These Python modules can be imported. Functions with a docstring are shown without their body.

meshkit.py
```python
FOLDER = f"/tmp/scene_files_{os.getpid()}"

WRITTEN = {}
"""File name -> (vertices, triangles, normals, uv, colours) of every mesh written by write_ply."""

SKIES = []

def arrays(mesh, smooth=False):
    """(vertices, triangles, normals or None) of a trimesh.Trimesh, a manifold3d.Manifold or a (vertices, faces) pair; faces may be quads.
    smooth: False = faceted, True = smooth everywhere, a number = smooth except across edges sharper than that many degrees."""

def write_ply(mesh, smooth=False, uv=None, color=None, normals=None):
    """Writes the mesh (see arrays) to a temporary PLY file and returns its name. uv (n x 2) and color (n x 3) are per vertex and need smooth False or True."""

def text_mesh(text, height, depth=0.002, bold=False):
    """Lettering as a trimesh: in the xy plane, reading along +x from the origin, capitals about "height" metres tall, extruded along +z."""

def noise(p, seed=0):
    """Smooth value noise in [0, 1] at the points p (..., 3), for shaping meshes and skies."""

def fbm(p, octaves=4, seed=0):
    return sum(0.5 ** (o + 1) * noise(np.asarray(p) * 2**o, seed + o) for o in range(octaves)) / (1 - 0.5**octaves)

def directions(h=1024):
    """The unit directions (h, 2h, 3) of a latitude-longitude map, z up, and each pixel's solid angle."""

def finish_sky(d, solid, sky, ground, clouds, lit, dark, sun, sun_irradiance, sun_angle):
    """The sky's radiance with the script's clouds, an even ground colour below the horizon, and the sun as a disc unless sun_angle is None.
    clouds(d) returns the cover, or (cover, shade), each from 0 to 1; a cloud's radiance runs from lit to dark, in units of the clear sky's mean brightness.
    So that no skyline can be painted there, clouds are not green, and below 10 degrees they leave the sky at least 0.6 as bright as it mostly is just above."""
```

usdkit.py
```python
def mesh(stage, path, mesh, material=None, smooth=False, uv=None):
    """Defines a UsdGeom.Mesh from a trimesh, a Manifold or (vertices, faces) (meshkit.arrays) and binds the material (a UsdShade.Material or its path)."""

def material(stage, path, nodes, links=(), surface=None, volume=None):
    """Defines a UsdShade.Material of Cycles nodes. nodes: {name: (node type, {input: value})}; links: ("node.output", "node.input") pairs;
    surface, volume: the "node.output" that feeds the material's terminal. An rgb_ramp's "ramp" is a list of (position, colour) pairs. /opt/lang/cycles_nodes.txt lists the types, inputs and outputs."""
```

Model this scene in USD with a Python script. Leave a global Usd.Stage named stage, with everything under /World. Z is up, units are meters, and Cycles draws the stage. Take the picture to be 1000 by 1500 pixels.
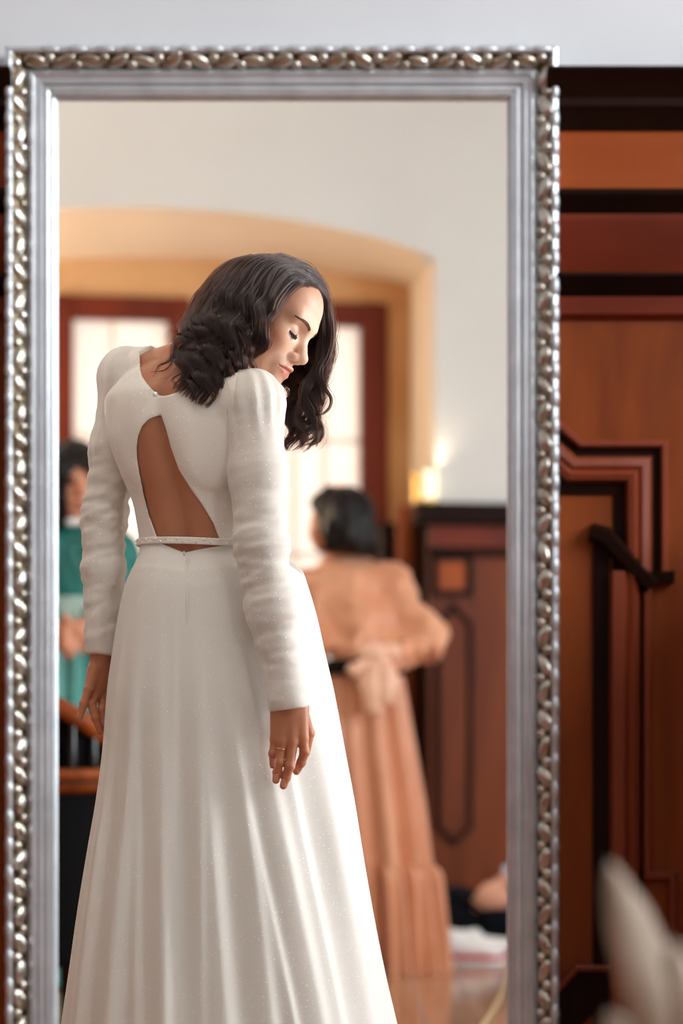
import math, numpy as np, trimesh, usdkit, meshkit
from pxr import Usd, UsdGeom, UsdLux, UsdShade, Sdf, Gf, Vt
from scipy.interpolate import PchipInterpolator
from scipy.ndimage import binary_dilation
from shapely.geometry import Polygon, box as sbox, Point
from shapely import contains_xy

stage = Usd.Stage.CreateInMemory()
UsdGeom.SetStageUpAxis(stage, 'Z'); UsdGeom.SetStageMetersPerUnit(stage, 1.0)
UsdGeom.Xform.Define(stage, '/World'); UsdGeom.Scope.Define(stage, '/World/Looks')

# ---------------------------------------------------------------- camera, light, exposure
FPX, CX, CY, EYE = 3540.0, 500.0, 1102.0, 0.71          # an 85 mm lens held low, with a little vertical shift
cam = UsdGeom.Camera.Define(stage, '/World/camera')
cam.CreateHorizontalApertureAttr(24.0); cam.CreateVerticalApertureAttr(36.0)
cam.CreateFocalLengthAttr(FPX * 24.0 / 1000.0)
cam.CreateVerticalApertureOffsetAttr((CY - 750.0) * 24.0 / 1000.0)
cam.CreateFStopAttr(1.9); cam.CreateFocusDistanceAttr(4.22)
cam.CreateExposureAttr(0.32)
cam.AddTranslateOp().Set((0, 0, EYE)); cam.AddRotateXOp().Set(90.0)

def light(kind, name, loc, rot, size, color, intensity):
    l = kind.Define(stage, '/World/' + name)
    l.CreateIntensityAttr(intensity); l.CreateColorAttr(Gf.Vec3f(*color)); l.CreateNormalizeAttr(False)
    if kind is UsdLux.RectLight:
        l.CreateWidthAttr(size[0]); l.CreateHeightAttr(size[1])
    else:
        l.CreateRadiusAttr(size)
    x = UsdGeom.Xformable(l); x.AddTranslateOp().Set(loc)
    if rot is not None: x.AddRotateXYZOp().Set(rot)
    return l

DAY = (0.89, 0.955, 1.0)
# unseen daylight on the right, placed to light mirror wall, bride and far corner
light(UsdLux.RectLight, 'unseen_daylight_front', (2.75, 0.9, 2.45), (0, 90, 0), (1.5, 3.2), DAY, 9.0)
light(UsdLux.RectLight, 'unseen_daylight_room', (2.75, 4.4, 1.6), (0, 90, 0), (1.7, 1.5), DAY, 12.8)
light(UsdLux.RectLight, 'unseen_daylight_corner', (2.75, 7.55, 1.5), (0, 90, 0), (1.2, 1.2), DAY, 4.2)
dome = UsdLux.DomeLight.Define(stage, '/World/sky'); dome.CreateIntensityAttr(0.45); dome.CreateColorAttr(Gf.Vec3f(0.95, 0.97, 1.0))

def at(px, py, d):
    """The point at distance d along the view that the photograph shows at (px, py)."""
    return np.array([(px - CX) / FPX * d, d, EYE - (py - CY) / FPX * d])

# ---------------------------------------------------------------- materials
def lin(r, g, b):
    c = np.array([r, g, b], float) / 255.0
    return tuple(np.where(c <= 0.04045, c / 12.92, ((c + 0.055) / 1.055) ** 2.4))
LK = '/World/Looks/'
M = {}
def plain(name, rgb, rough=0.5, **kw):
    M[name] = usdkit.material(stage, LK + name, {'p': ('principled_bsdf', {'base_color': lin(*rgb), 'roughness': rough, **kw})}, surface='p.BSDF')
def noisy(name, c1, c2, scale=(8, 8, 8), rough=0.5, detail=4.0, bump=0.0, lo=0.35, hi=0.65, bscale=None, distortion=0.0, **kw):
    nodes = {'g': ('geometry', {}), 'm': ('mapping', {'scale': scale}), 'n': ('noise_texture', {'scale': 1.0, 'detail': detail, 'distortion': distortion}),
             'r': ('rgb_ramp', {'ramp': [(0, lin(*c1)), (lo, lin(*c1)), (hi, lin(*c2)), (1, lin(*c2))]}), 'p': ('principled_bsdf', {'roughness': rough, **kw})}
    links = [('g.position', 'm.vector'), ('m.vector', 'n.vector'), ('n.fac', 'r.fac'), ('r.color', 'p.base_color')]
    if bump:
        nodes['n2'] = ('noise_texture', {'scale': bscale or 60.0, 'detail': 3.0}); nodes['b'] = ('bump', {'strength': bump, 'distance': 0.002})
        links += [('g.position', 'n2.vector'), ('n2.fac', 'b.height'), ('b.normal', 'p.normal')]
    M[name] = usdkit.material(stage, LK + name, nodes, links, surface='p.BSDF')
noisy('wall_white', (214, 215, 218), (221, 222, 224), (1.5, 1.5, 1.5), 0.9, bump=0.15, bscale=35)
noisy('plaster_warm_lit', (226, 204, 176), (234, 214, 190), (2, 2, 2), 0.9, bump=0.15, bscale=30)  # warm lamplight on the soffit put into the plaster colour
noisy('plaster_warm_bounce', (190, 138, 88), (206, 160, 112), (3, 3, 3), 0.9, bump=0.15, bscale=30)  # warm bounce inside the niche put into the plaster colour
noisy('ceiling_white', (222, 220, 214), (228, 226, 220), (1, 1, 1), 0.9)
WD = dict(detail=6, lo=0.25, hi=0.75, specular_ior_level=0.16)
noisy('wood_orange', (118, 48, 14), (172, 82, 30), (3.0, 3.0, 1.2), 0.45, bump=0.1, distortion=1.2, **WD)
noisy('wood_orange_h', (140, 62, 20), (166, 80, 30), (1.2, 3.0, 6.0), 0.45, bump=0.1, distortion=1.0, **WD)
noisy('wood_red', (78, 24, 9), (120, 42, 16), (2.0, 3.0, 9.0), 0.45, distortion=0.8, **WD)
noisy('wood_red_v', (98, 38, 18), (146, 66, 36), (12.0, 6.0, 1.2), 0.38, distortion=0.8, **{**WD, 'specular_ior_level': 0.35})
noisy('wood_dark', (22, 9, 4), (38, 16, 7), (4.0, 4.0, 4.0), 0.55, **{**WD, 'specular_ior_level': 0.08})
noisy('wood_panel', (100, 42, 13), (150, 72, 27), (9.0, 9.0, 1.3), 0.45, distortion=1.0, **WD)
noisy('wood_panel_shaded', (84, 34, 11), (128, 60, 22), (9.0, 9.0, 1.3), 0.45, distortion=1.0, **WD)  # darker copy of the panel wood: the wainscot's deeper shade in its colour
noisy('wood_window', (84, 28, 11), (112, 42, 18), (6, 6, 2), 0.45, **WD)
noisy('wood_floor', (136, 92, 66), (176, 132, 102), (9.0, 1.2, 1.0), 0.14, detail=6, distortion=0.6, lo=0.25, hi=0.75)
noisy('silver', (196, 199, 203), (210, 213, 217), (26, 26, 26), 0.38, detail=4, bump=0.12, bscale=140, metallic=0.62)
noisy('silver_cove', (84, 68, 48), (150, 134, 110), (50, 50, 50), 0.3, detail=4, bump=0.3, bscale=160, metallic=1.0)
noisy('silver_old', (166, 154, 134), (212, 206, 197), (40, 40, 40), 0.27, detail=4, bump=0.3, bscale=160, metallic=0.95, lo=0.3, hi=0.6)
plain('brass', (190, 150, 80), 0.3, metallic=1.0)
plain('gold', (225, 190, 130), 0.18, metallic=1.0)
plain('black_cloth', (7, 6, 6), 0.9, specular_ior_level=0.1)
plain('navy_cloth', (10, 15, 24), 0.85, specular_ior_level=0.15)
plain('iron', (20, 19, 20), 0.4)
plain('black_gloss', (24, 22, 22), 0.22)
plain('shoe_white', (226, 224, 222), 0.6); plain('shoe_red', (188, 40, 52), 0.55)
plain('cable_cream', (196, 170, 130), 0.5)
plain('peach_cloth', (206, 150, 124), 0.8); plain('pale_blue_cloth', (170, 196, 216), 0.8)
noisy('dry_leaf', (150, 132, 112), (188, 172, 156), (30, 30, 8), 0.7, detail=5)
noisy('orange_satin', (204, 134, 96), (219, 154, 116), (5, 5, 5), 0.42, detail=3, sheen_weight=0.2)
noisy('orange_satin_light', (226, 172, 142), (232, 180, 152), (5, 5, 5), 0.4, detail=3)
noisy('teal_satin', (10, 92, 84), (18, 116, 106), (6, 6, 6), 0.42, detail=3)
noisy('teal_skirt', (74, 146, 138), (96, 164, 154), (8, 8, 2), 0.5, detail=3)
plain('teal_sash', (164, 190, 178), 0.6)
plain('hair_dark', (22, 14, 10), 0.45, specular_ior_level=0.18); plain('hair_solid', (16, 11, 9), 0.5)
plain('lash', (18, 12, 10), 0.6)
plain('crystal', (240, 242, 246), 0.08, metallic=0.5)
M['clear_mirror_pane'] = usdkit.material(stage, LK + 'clear_mirror_pane', {'t': ('transparent_bsdf', {'color': (0.975, 0.985, 0.98)})}, surface='t.BSDF')
M['lamp_shade'] = usdkit.material(stage, LK + 'lamp_shade', {'e': ('emission', {'color': lin(255, 236, 196), 'strength': 1.5})}, surface='e.emission')
M['frosted'] = usdkit.material(stage, LK + 'frosted', {
    'd': ('diffuse_bsdf', {'color': (0.8, 0.72, 0.66)}), 't': ('translucent_bsdf', {'color': (0.93, 0.85, 0.785)}), 'x': ('mix_closure', {'fac': 0.7})},
    [('d.BSDF', 'x.closure1'), ('t.BSDF', 'x.closure2')], surface='x.closure')

def skin(name, rgb, sss=0.12):
    # "tint" is the make-up and natural colouring of the skin (lips, cheeks, nails), and the painted light on the face
    M[name] = usdkit.material(stage, LK + name, {
        'a': ('attribute', {'attribute': 'tint'}), 'g': ('geometry', {}), 'n': ('noise_texture', {'scale': 45.0, 'detail': 3.0}),
        'r': ('rgb_ramp', {'ramp': [(0, (0.93, 0.92, 0.91)), (1, (1.05, 1.05, 1.05))]}), 'mx': ('mix', {'mix_type': 'multiply', 'fac': 1.0}),
        'p': ('principled_bsdf', {'roughness': 0.45, 'specular_ior_level': 0.35, 'subsurface_weight': sss, 'subsurface_radius': (1.0, 0.35, 0.2), 'subsurface_scale': 0.006})},
        [('g.position', 'n.vector'), ('n.fac', 'r.fac'), ('a.color', 'mx.color1'), ('r.color', 'mx.color2'), ('mx.color', 'p.base_color')], surface='p.BSDF')
skin('skin', None)
SKIN = np.array(lin(172, 110, 79))
noisy('wall_white_dimmed', (213, 209, 204), (219, 216, 211), (1.5, 1.5, 1.5), 0.9, bump=0.15, bscale=35)  # weaker, warmer light on the back wall put into its white

def dress_fabric(name, base, alpha=1.0, through=0.0, sparkle=240.0, weave=900.0):
    """White woven cloth strewn with tiny glitter flakes, each a little mirror tilted its own way."""
    nodes = {
        'g': ('geometry', {}), 'v': ('voronoi_texture', {'scale': sparkle, 'randomness': 1.0}),
        'gt': ('math', {'math_type': 'less_than', 'value2': 0.19}), 'wn': ('white_noise_texture', {}), 'g2': ('math', {'math_type': 'greater_than', 'value2': 0.70}),
        'an': ('math', {'math_type': 'multiply'}), 'mx': ('mix', {'color1': lin(*base), 'color2': (1.0, 1.0, 1.0)}),
        'n': ('noise_texture', {'scale': weave, 'detail': 1.0}), 'b': ('bump', {'strength': 0.45, 'distance': 0.0007}),
        'c': ('vector_math', {'math_type': 'subtract', 'vector2': (0.5, 0.5, 0.5)}), 'k': ('math', {'math_type': 'multiply', 'value2': 1.15}), 'sc': ('vector_math', {'math_type': 'scale'}),
        'ad': ('vector_math', {'math_type': 'add'}), 'no': ('vector_math', {'math_type': 'normalize'}), 'rg': ('math', {'math_type': 'multiply_add', 'value2': -0.44, 'value3': 0.62}),
        'p': ('principled_bsdf', {'sheen_weight': 0.25, 'sheen_roughness': 0.4, 'alpha': alpha, 'specular_ior_level': 0.55})}
    links = [('g.position', 'v.vector'), ('v.distance', 'gt.value1'), ('v.position', 'wn.vector'), ('wn.value', 'g2.value1'), ('gt.value', 'an.value1'), ('g2.value', 'an.value2'),
             ('an.value', 'mx.fac'), ('mx.color', 'p.base_color'), ('g.position', 'n.vector'), ('n.fac', 'b.height'),              ('wn.color', 'c.vector1'), ('an.value', 'k.value1'), ('c.vector', 'sc.vector1'), ('k.value', 'sc.scale'), ('b.normal', 'ad.vector1'), ('sc.vector', 'ad.vector2'), ('ad.vector', 'no.vector1'), ('no.vector', 'p.normal'),
             ('an.value', 'rg.value1'), ('rg.value', 'p.roughness')]
    out = 'p.BSDF'
    if through:
        nodes['t'] = ('translucent_bsdf', {'color': lin(*base)}); nodes['x'] = ('mix_closure', {'fac': through}); links += [('p.BSDF', 'x.closure1'), ('t.BSDF', 'x.closure2')]; out = 'x.closure'
    M[name] = usdkit.material(stage, LK + name, nodes, links, surface=out)
dress_fabric('gown_skirt', (229, 221, 212), 1.0, 0.15)
dress_fabric('gown', (225, 214, 203), 1.0)
dress_fabric('gown_sheer', (228, 218, 208), 0.78)

M['hair_strand'] = usdkit.material(stage, LK + 'hair_strand', {
    'p': ('principled_hair_bsdf', {'model': 'Chiang', 'parametrization': 'Absorption coefficient', 'absorption_coefficient': (0.8, 1.5, 2.5), 'roughness': 0.2, 'radial_roughness': 0.4, 'coat': 0.0})}, surface='p.BSDF')

# ---------------------------------------------------------------- prim helpers
def fresh(path):
    if not stage.GetPrimAtPath(path): return path
    i = 1
    while stage.GetPrimAtPath(f'{path}_{i:03d}'): i += 1
    return f'{path}_{i:03d}'
def par(parent): return '/World' if parent is None else str(parent.GetPath())
def tag(p, label=None, cat=None, group=None, kind=None):
    for k, v in (('label', label), ('category', cat), ('group', group), ('kind', kind)):
        if v: p.SetCustomDataByKey(k, v)
    return p
def thing(name, label, cat, group=None, kind=None):
    p = UsdGeom.Xform.Define(stage, fresh('/World/' + name)).GetPrim()
    return tag(p, label, cat, group, kind)
def obj(name, mesh, mat, parent=None, smooth=30, tint=None, **kw):
    m = usdkit.mesh(stage, fresh(par(parent) + '/' + name), mesh, M[mat], smooth=smooth)
    if tint is not None:
        UsdGeom.PrimvarsAPI(m).CreatePrimvar('tint', Sdf.ValueTypeNames.Color3fArray, 'vertex').Set(Vt.Vec3fArray.FromNumpy(np.asarray(tint, np.float32)))
    m.CreateDoubleSidedAttr(True)
    return tag(m.GetPrim(), **kw)
def struct(name, mesh=None, mat=None, label=None, parent=None, cat=None, **kw):
    if mesh is None:
        p = UsdGeom.Xform.Define(stage, '/World/' + name).GetPrim()
    else:
        p = obj(name, mesh, mat, parent, **kw)
    if parent is None: tag(p, label, cat, kind='structure')
    return p
cat_ = trimesh.util.concatenate
def bx(x0, x1, y0, y1, z0, z1, bevel=0.0):
    if bevel <= 0:
        m = trimesh.creation.box((x1 - x0, y1 - y0, z1 - z0))
    else:
        s = np.array([x1 - x0, y1 - y0, z1 - z0]) / 2; e = min(bevel, s.min() * 0.49)
        pts = []
        for a in (-1, 1):
            for b in (-1, 1):
                for c in (-1, 1):
                    v = np.array([a, b, c]) * (s - e)
                    for k in range(3):
                        w = v.copy(); w[k] += np.array([a, b, c])[k] * e; pts.append(w)
        m = trimesh.convex.convex_hull(np.array(pts))
    m.apply_translation(((x0 + x1) / 2, (y0 + y1) / 2, (z0 + z1) / 2)); return m
def extrude_xz(poly, y0, y1):
    """A polygon in the xz plane made solid from y0 to y1."""
    m = trimesh.creation.extrude_polygon(poly, abs(y1 - y0), engine='earcut')
    v = m.vertices.copy(); m.vertices = np.c_[v[:, 0], max(y0, y1) - v[:, 2], v[:, 1]]
    m.fix_normals(); return m
def tube(pts, r, sides=10, caps=True):
    p = np.asarray(pts, float); r = np.broadcast_to(r, (len(p),))
    t = np.gradient(p, axis=0); t /= np.linalg.norm(t, axis=1, keepdims=True)
    a = np.zeros_like(p); ref = np.array([0, 0, 1.0]) if abs(t[0, 2]) < 0.9 else np.array([1.0, 0, 0])
    for i in range(len(p)):
        ref = ref - t[i] * ref.dot(t[i]); ref /= np.linalg.norm(ref); a[i] = ref
    b = np.cross(t, a); g = np.arange(sides) * 2 * np.pi / sides
    v = p[:, None] + r[:, None, None] * (np.cos(g)[None, :, None] * a[:, None] + np.sin(g)[None, :, None] * b[:, None])
    n = len(p); i, j = np.meshgrid(np.arange(n - 1), np.arange(sides), indexing='ij')
    q = np.stack([i * sides + j, i * sides + (j + 1) % sides, (i + 1) * sides + (j + 1) % sides, (i + 1) * sides + j], -1).reshape(-1, 4)
    f = np.vstack([q[:, :3], q[:, [0, 2, 3]]]); v = v.reshape(-1, 3)
    if caps:
        k = len(v); v = np.vstack([v, p[:1], p[-1:]])
        jj = np.arange(sides); e = (n - 1) * sides
        f = np.vstack([f, np.c_[np.full(sides, k), (jj + 1) % sides, jj], np.c_[np.full(sides, k + 1), e + jj, e + (jj + 1) % sides]])
    m = trimesh.Trimesh(v, f, process=False); m.fix_normals(); return m
def ball(c, r, axes=None, sub=2):
    m = trimesh.creation.icosphere(sub, 1.0); v = m.vertices * np.broadcast_to(r, (3,))
    if axes is not None: v = v @ np.asarray(axes)
    m.vertices = v + np.asarray(c); return m
def spline(pts, n):
    p = np.asarray(pts, float); d = np.r_[0, np.cumsum(np.linalg.norm(np.diff(p[:, :3], axis=0), axis=1))]
    return PchipInterpolator(d, p, axis=0)(np.linspace(0, d[-1], n))
def catmull(p, n):
    """Catmull-Rom through control points p (k x 3), n samples."""
    p = np.asarray(p, float); q = np.vstack([2 * p[0] - p[1], p, 2 * p[-1] - p[-2]])
    u = np.linspace(0, len(p) - 1 - 1e-9, n); i = u.astype(int); t = (u - i)[:, None]
    a, b, c, d = q[i], q[i + 1], q[i + 2], q[i + 3]
    return 0.5 * (2 * b + (c - a) * t + (2 * a - 5 * b + 4 * c - d) * t ** 2 + (3 * b - a - 3 * c + d) * t ** 3)
def cap_faces(prof):
    prof = np.asarray(prof, float); V, F = trimesh.creation.triangulate_polygon(Polygon(prof), engine='earcut')
    return np.linalg.norm(np.asarray(V)[:, None] - prof[None], axis=2).argmin(1)[F]
def sweep2d(line, prof, y_face, closed=False):
    """A moulding along a polyline (x, z) on a wall that faces -y, mitred at its corners. prof: (offset to the right of the line's run, height off the wall)."""
    p = np.asarray(line, float); n = len(p); prof = np.asarray(prof, float)
    d = np.diff(p, axis=0); d /= np.linalg.norm(d, axis=1, keepdims=True)
    nr = np.c_[d[:, 1], -d[:, 0]]
    rows = []
    for i in range(n):
        if i == 0: m = nr[0]
        elif i == n - 1: m = nr[-1]
        else:
            m = nr[i - 1] + nr[i]; m = m / (m.dot(nr[i]))
        rows.append(np.c_[p[i][None] + prof[:, :1] * m[None], y_face - prof[:, 1]])
    v = np.array(rows)[:, :, [0, 2, 1]]; k = len(prof)
    q = []
    for i in range(n - 1):
        for j in range(k):
            a, b = i * k + j, i * k + (j + 1) % k
            q.append([a, b, b + k, a + k])
    f = np.array(q); f = np.vstack([f[:, :3], f[:, [0, 2, 3]]])
    cap = cap_faces(prof)
    f = np.vstack([f, cap, cap + (n - 1) * k])
    m = trimesh.Trimesh(v.reshape(-1, 3), f, process=False); m.fix_normals(); return m

# ---------------------------------------------------------------- signed distance modelling
def rc(p, a, b, ra, rb):
    a, b = np.asarray(a, np.float32), np.asarray(b, np.float32); ba = b - a; pa = p - a
    t = np.clip(pa @ ba / max(float(ba @ ba), 1e-12), 0, 1)
    return np.linalg.norm(pa - t[:, None] * ba, axis=1) - (ra + (rb - ra) * t)
def chain(p, pts, rs, k=0.0):
    d = None
    for i in range(len(pts) - 1):
        e = rc(p, pts[i], pts[i + 1], rs[i], rs[i + 1]); d = e if d is None else (np.minimum(d, e) if k <= 0 else smin(d, e, k))
    return d
def ell(p, c, r, R=None):
    q = p - np.asarray(c, np.float32)
    if R is not None: q = q @ np.asarray(R, np.float32).T
    r = np.asarray(r, np.float32); k0 = np.linalg.norm(q / r, axis=1); k1 = np.linalg.norm(q / (r * r), axis=1)
    return k0 * (k0 - 1) / np.maximum(k1, 1e-9)
def smin(a, b, k):
    h = np.maximum(k - np.abs(a - b), 0) / k
    return np.minimum(a, b) - h * h * k * 0.25
def smax(a, b, k): return -smin(-a, -b, k)
class Loft:
    """A trunk or skirt: elliptical sections at heights z, turned by phi about z."""
    def __init__(s, secs, phi):
        a = np.array(sorted(secs), float); s.z0, s.z1 = a[0, 0], a[-1, 0]
        s.c = PchipInterpolator(a[:, 0], a[:, 1:]); s.e = np.array([math.cos(phi), -math.sin(phi)]); s.f = np.array([math.sin(phi), math.cos(phi)])
    def local(s, p):
        zc = np.clip(p[:, 2], s.z0, s.z1); x, y, a, b = s.c(zc).T
        q = np.c_[p[:, 0] - x, p[:, 1] - y]
        return q @ s.e, q @ s.f, a, b, np.maximum(np.maximum(s.z0 - p[:, 2], p[:, 2] - s.z1), 0)
    def __call__(s, p):
        u, v, a, b, over = s.local(p)
        k0 = np.sqrt((u / a) ** 2 + (v / b) ** 2); k1 = np.sqrt((u / a ** 2) ** 2 + (v / b ** 2) ** 2)
        d = np.where(k0 > 1e-4, k0 * (k0 - 1) / np.maximum(k1, 1e-6), -np.minimum(a, b))
        return np.where(over > 0, np.sqrt(np.maximum(d, 0) ** 2 + over ** 2), d)
def surface(f, lo, hi, h, margin=1.0, project=True):
    """Naive surface nets of f = 0 in the box, evaluated only near the surface."""
    lo, hi = np.asarray(lo, float), np.asarray(hi, float); K = 4
    n = (np.ceil((hi - lo) / (K * h)).astype(int)) * K + 1
    nc = (n - 1) // K
    g = np.stack(np.meshgrid(*[lo[k] + (np.arange(nc[k]) + 0.5) * K * h for k in range(3)], indexing='ij'), -1).reshape(-1, 3).astype(np.float32)
    dc = f(g).reshape(nc)
    near = binary_dilation(np.abs(dc) < K * h * (0.9 * margin + 0.2))
    D = np.empty(n, np.float32); big = np.where(dc > 0, 1.0, -1.0).astype(np.float32)
    up = np.repeat(np.repeat(np.repeat(big, K, 0), K, 1), K, 2)
    D[:-1, :-1, :-1] = up; D[-1] = D[-2]; D[:, -1] = D[:, -2]; D[:, :, -1] = D[:, :, -2]
    nm = np.zeros(n, bool); nu = np.repeat(np.repeat(np.repeat(near, K, 0), K, 1), K, 2)
    nm[:-1, :-1, :-1] = nu; nm[1:, :-1, :-1] |= nu; nm[:-1, 1:, :-1] |= nu; nm[:-1, :-1, 1:] |= nu; nm[1:, 1:, 1:] |= nu; nm[1:, 1:, :-1] |= nu; nm[1:, :-1, 1:] |= nu; nm[:-1, 1:, 1:] |= nu
    idx = np.argwhere(nm)
    for s in range(0, len(idx), 400000):
        i = idx[s:s + 400000]; D[i[:, 0], i[:, 1], i[:, 2]] = f((lo + i * h).astype(np.float32))
    S = D < 0
    cnt = sum(S[a:n[0] - 1 + a, b:n[1] - 1 + b, c:n[2] - 1 + c].astype(np.int8) for a in (0, 1) for b in (0, 1) for c in (0, 1))
    cells = np.argwhere((cnt > 0) & (cnt < 8)); vid = -np.ones(tuple(n - 1), np.int64); vid[tuple(cells.T)] = np.arange(len(cells))
    acc, num = np.zeros((len(cells), 3)), np.zeros(len(cells))
    corners = [(a, b, c) for a in (0, 1) for b in (0, 1) for c in (0, 1)]
    for A in corners:
        for k in range(3):
            if A[k] == 0:
                B = list(A); B[k] = 1
                da, db = D[tuple((cells + A).T)], D[tuple((cells + B).T)]
                x = (da < 0) != (db < 0); t = np.where(x, da / np.where(x, da - db, 1), 0)
                pt = np.array(A, float) + t[:, None] * (np.array(B) - np.array(A)); acc[x] += pt[x]; num[x] += 1
    V = lo + (cells + acc / np.maximum(num, 1)[:, None]) * h
    F = []
    for k in range(3):
        o = [1 if a == k else 0 for a in range(3)]
        a0 = S[:n[0] - o[0], :n[1] - o[1], :n[2] - o[2]]; a1 = S[o[0]:, o[1]:, o[2]:]
        e = np.argwhere(a0 != a1); k1, k2 = (k + 1) % 3, (k + 2) % 3
        ok = (e[:, k1] > 0) & (e[:, k2] > 0) & (e[:, k1] < n[k1] - 1) & (e[:, k2] < n[k2] - 1); e = e[ok]
        inside = S[tuple(e.T)]
        def off(x, y):
            c = e.copy(); c[:, k1] -= x; c[:, k2] -= y; return vid[tuple(c.T)]
        q = np.stack([off(1, 1), off(0, 1), off(0, 0), off(1, 0)], 1)
        q[~inside] = q[~inside][:, ::-1]; F.append(q)
    F = np.vstack(F)
    if project:
        P = V.astype(np.float32)
        for _ in range(2):
            d = f(P); gr = grad(f, P); st = np.clip(d, -h, h)[:, None] * gr
            P = (P - st).astype(np.float32)
        V = P.astype(float)
    return V, np.vstack([F[:, :3], F[:, [0, 2, 3]]])
def taubin(vf, n=6, most=.0015):
    """Light smoothing that never moves a point further than most."""
    from scipy.sparse import coo_matrix
    V0, F = np.asarray(vf[0], float), np.asarray(vf[1]); e = np.vstack([F[:, [0, 1]], F[:, [1, 2]], F[:, [2, 0]]]); e = np.vstack([e, e[:, ::-1]])
    A = coo_matrix((np.ones(len(e)), (e[:, 0], e[:, 1])), shape=(len(V0),) * 2).tocsr(); A.data[:] = 1; dg = np.maximum(np.asarray(A.sum(1)).ravel(), 1)[:, None]
    V = V0.copy()
    for _ in range(n):
        for k in (.5, -.52): V = V + k * (A @ V / dg - V)
        dv = V - V0; ln = np.linalg.norm(dv, axis=1, keepdims=True); V = V0 + dv * np.minimum(1, most / np.maximum(ln, 1e-9))
    return V, F
def grad(f, P, e=0.0006):
    g = np.stack([f(P + np.float32(e) * np.eye(3, dtype=np.float32)[k]) - f(P - np.float32(e) * np.eye(3, dtype=np.float32)[k]) for k in range(3)], 1)
    return g / np.maximum(np.linalg.norm(g, axis=1, keepdims=True), 1e-9)
def to_px(P):
    return np.c_[CX + P[:, 0] / P[:, 1] * FPX, CY - (P[:, 2] - EYE) / P[:, 1] * FPX]
def poly_sd(poly, q):
    """Signed distance (pixels, negative inside) from points q to a polygon."""
    p = np.asarray(poly, float); d = np.full(len(q), 1e9); ins = contains_xy(Polygon(p), q[:, 0], q[:, 1])
    for a, b in zip(p, np.roll(p, -1, 0)):
        ba = b - a; t = np.clip(((q - a) @ ba) / (ba @ ba), 0, 1); d = np.minimum(d, np.linalg.norm(q - a - t[:, None] * ba, axis=1))
    return np.where(ins, -d, d)
def smooth_poly(p, n=6):
    p = np.asarray(p, float); out = []
    for i in range(len(p)):
        a, b, c, d = p[i - 1], p[i], p[(i + 1) % len(p)], p[(i + 2) % len(p)]
        for t in np.linspace(0, 1, n, endpoint=False):
            out.append(0.5 * (2 * b + (c - a) * t + (2 * a - 5 * b + 4 * c - d) * t * t + (3 * b - a - 3 * c + d) * t ** 3))
    return np.array(out)
# ---------------------------------------------------------------- the room: front wall with its panelling
WALL, FACE = 3.560, 3.545                                   # plaster face and panelling face of the wall the mirror stands against
def fx(px): return (px - CX) / FPX * FACE
def fz(py): return EYE - (py - CY) / FPX * FACE
MX0, MX1, MZ1, MZ0 = at(5, 0, 3.5)[0], at(820, 0, 3.5)[0], at(0, 62, 3.5)[2], 0.02      # outer edge of the mirror frame
RAILW = 0.074
X0, X1, Y0, Y1, TOP = -3.0, 2.6, -2.6, 10.6, 3.7
hole = sbox(MX0 + 0.05, MZ0 + 0.05, MX1 - 0.05, MZ1 - 0.05)
struct('wall_front', extrude_xz(sbox(X0, 0, X1, TOP).difference(hole), WALL, WALL + 0.03), 'wall_white', 'white plaster wall above the dark wood panelling behind the mirror', cat='wall')
floor = struct('floor', None, None, 'reddish brown wooden plank floor reflecting the window light', cat='floor')
rng = np.random.default_rng(3)
xs = np.arange(X0, X1 + 0.01, 0.14)
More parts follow.
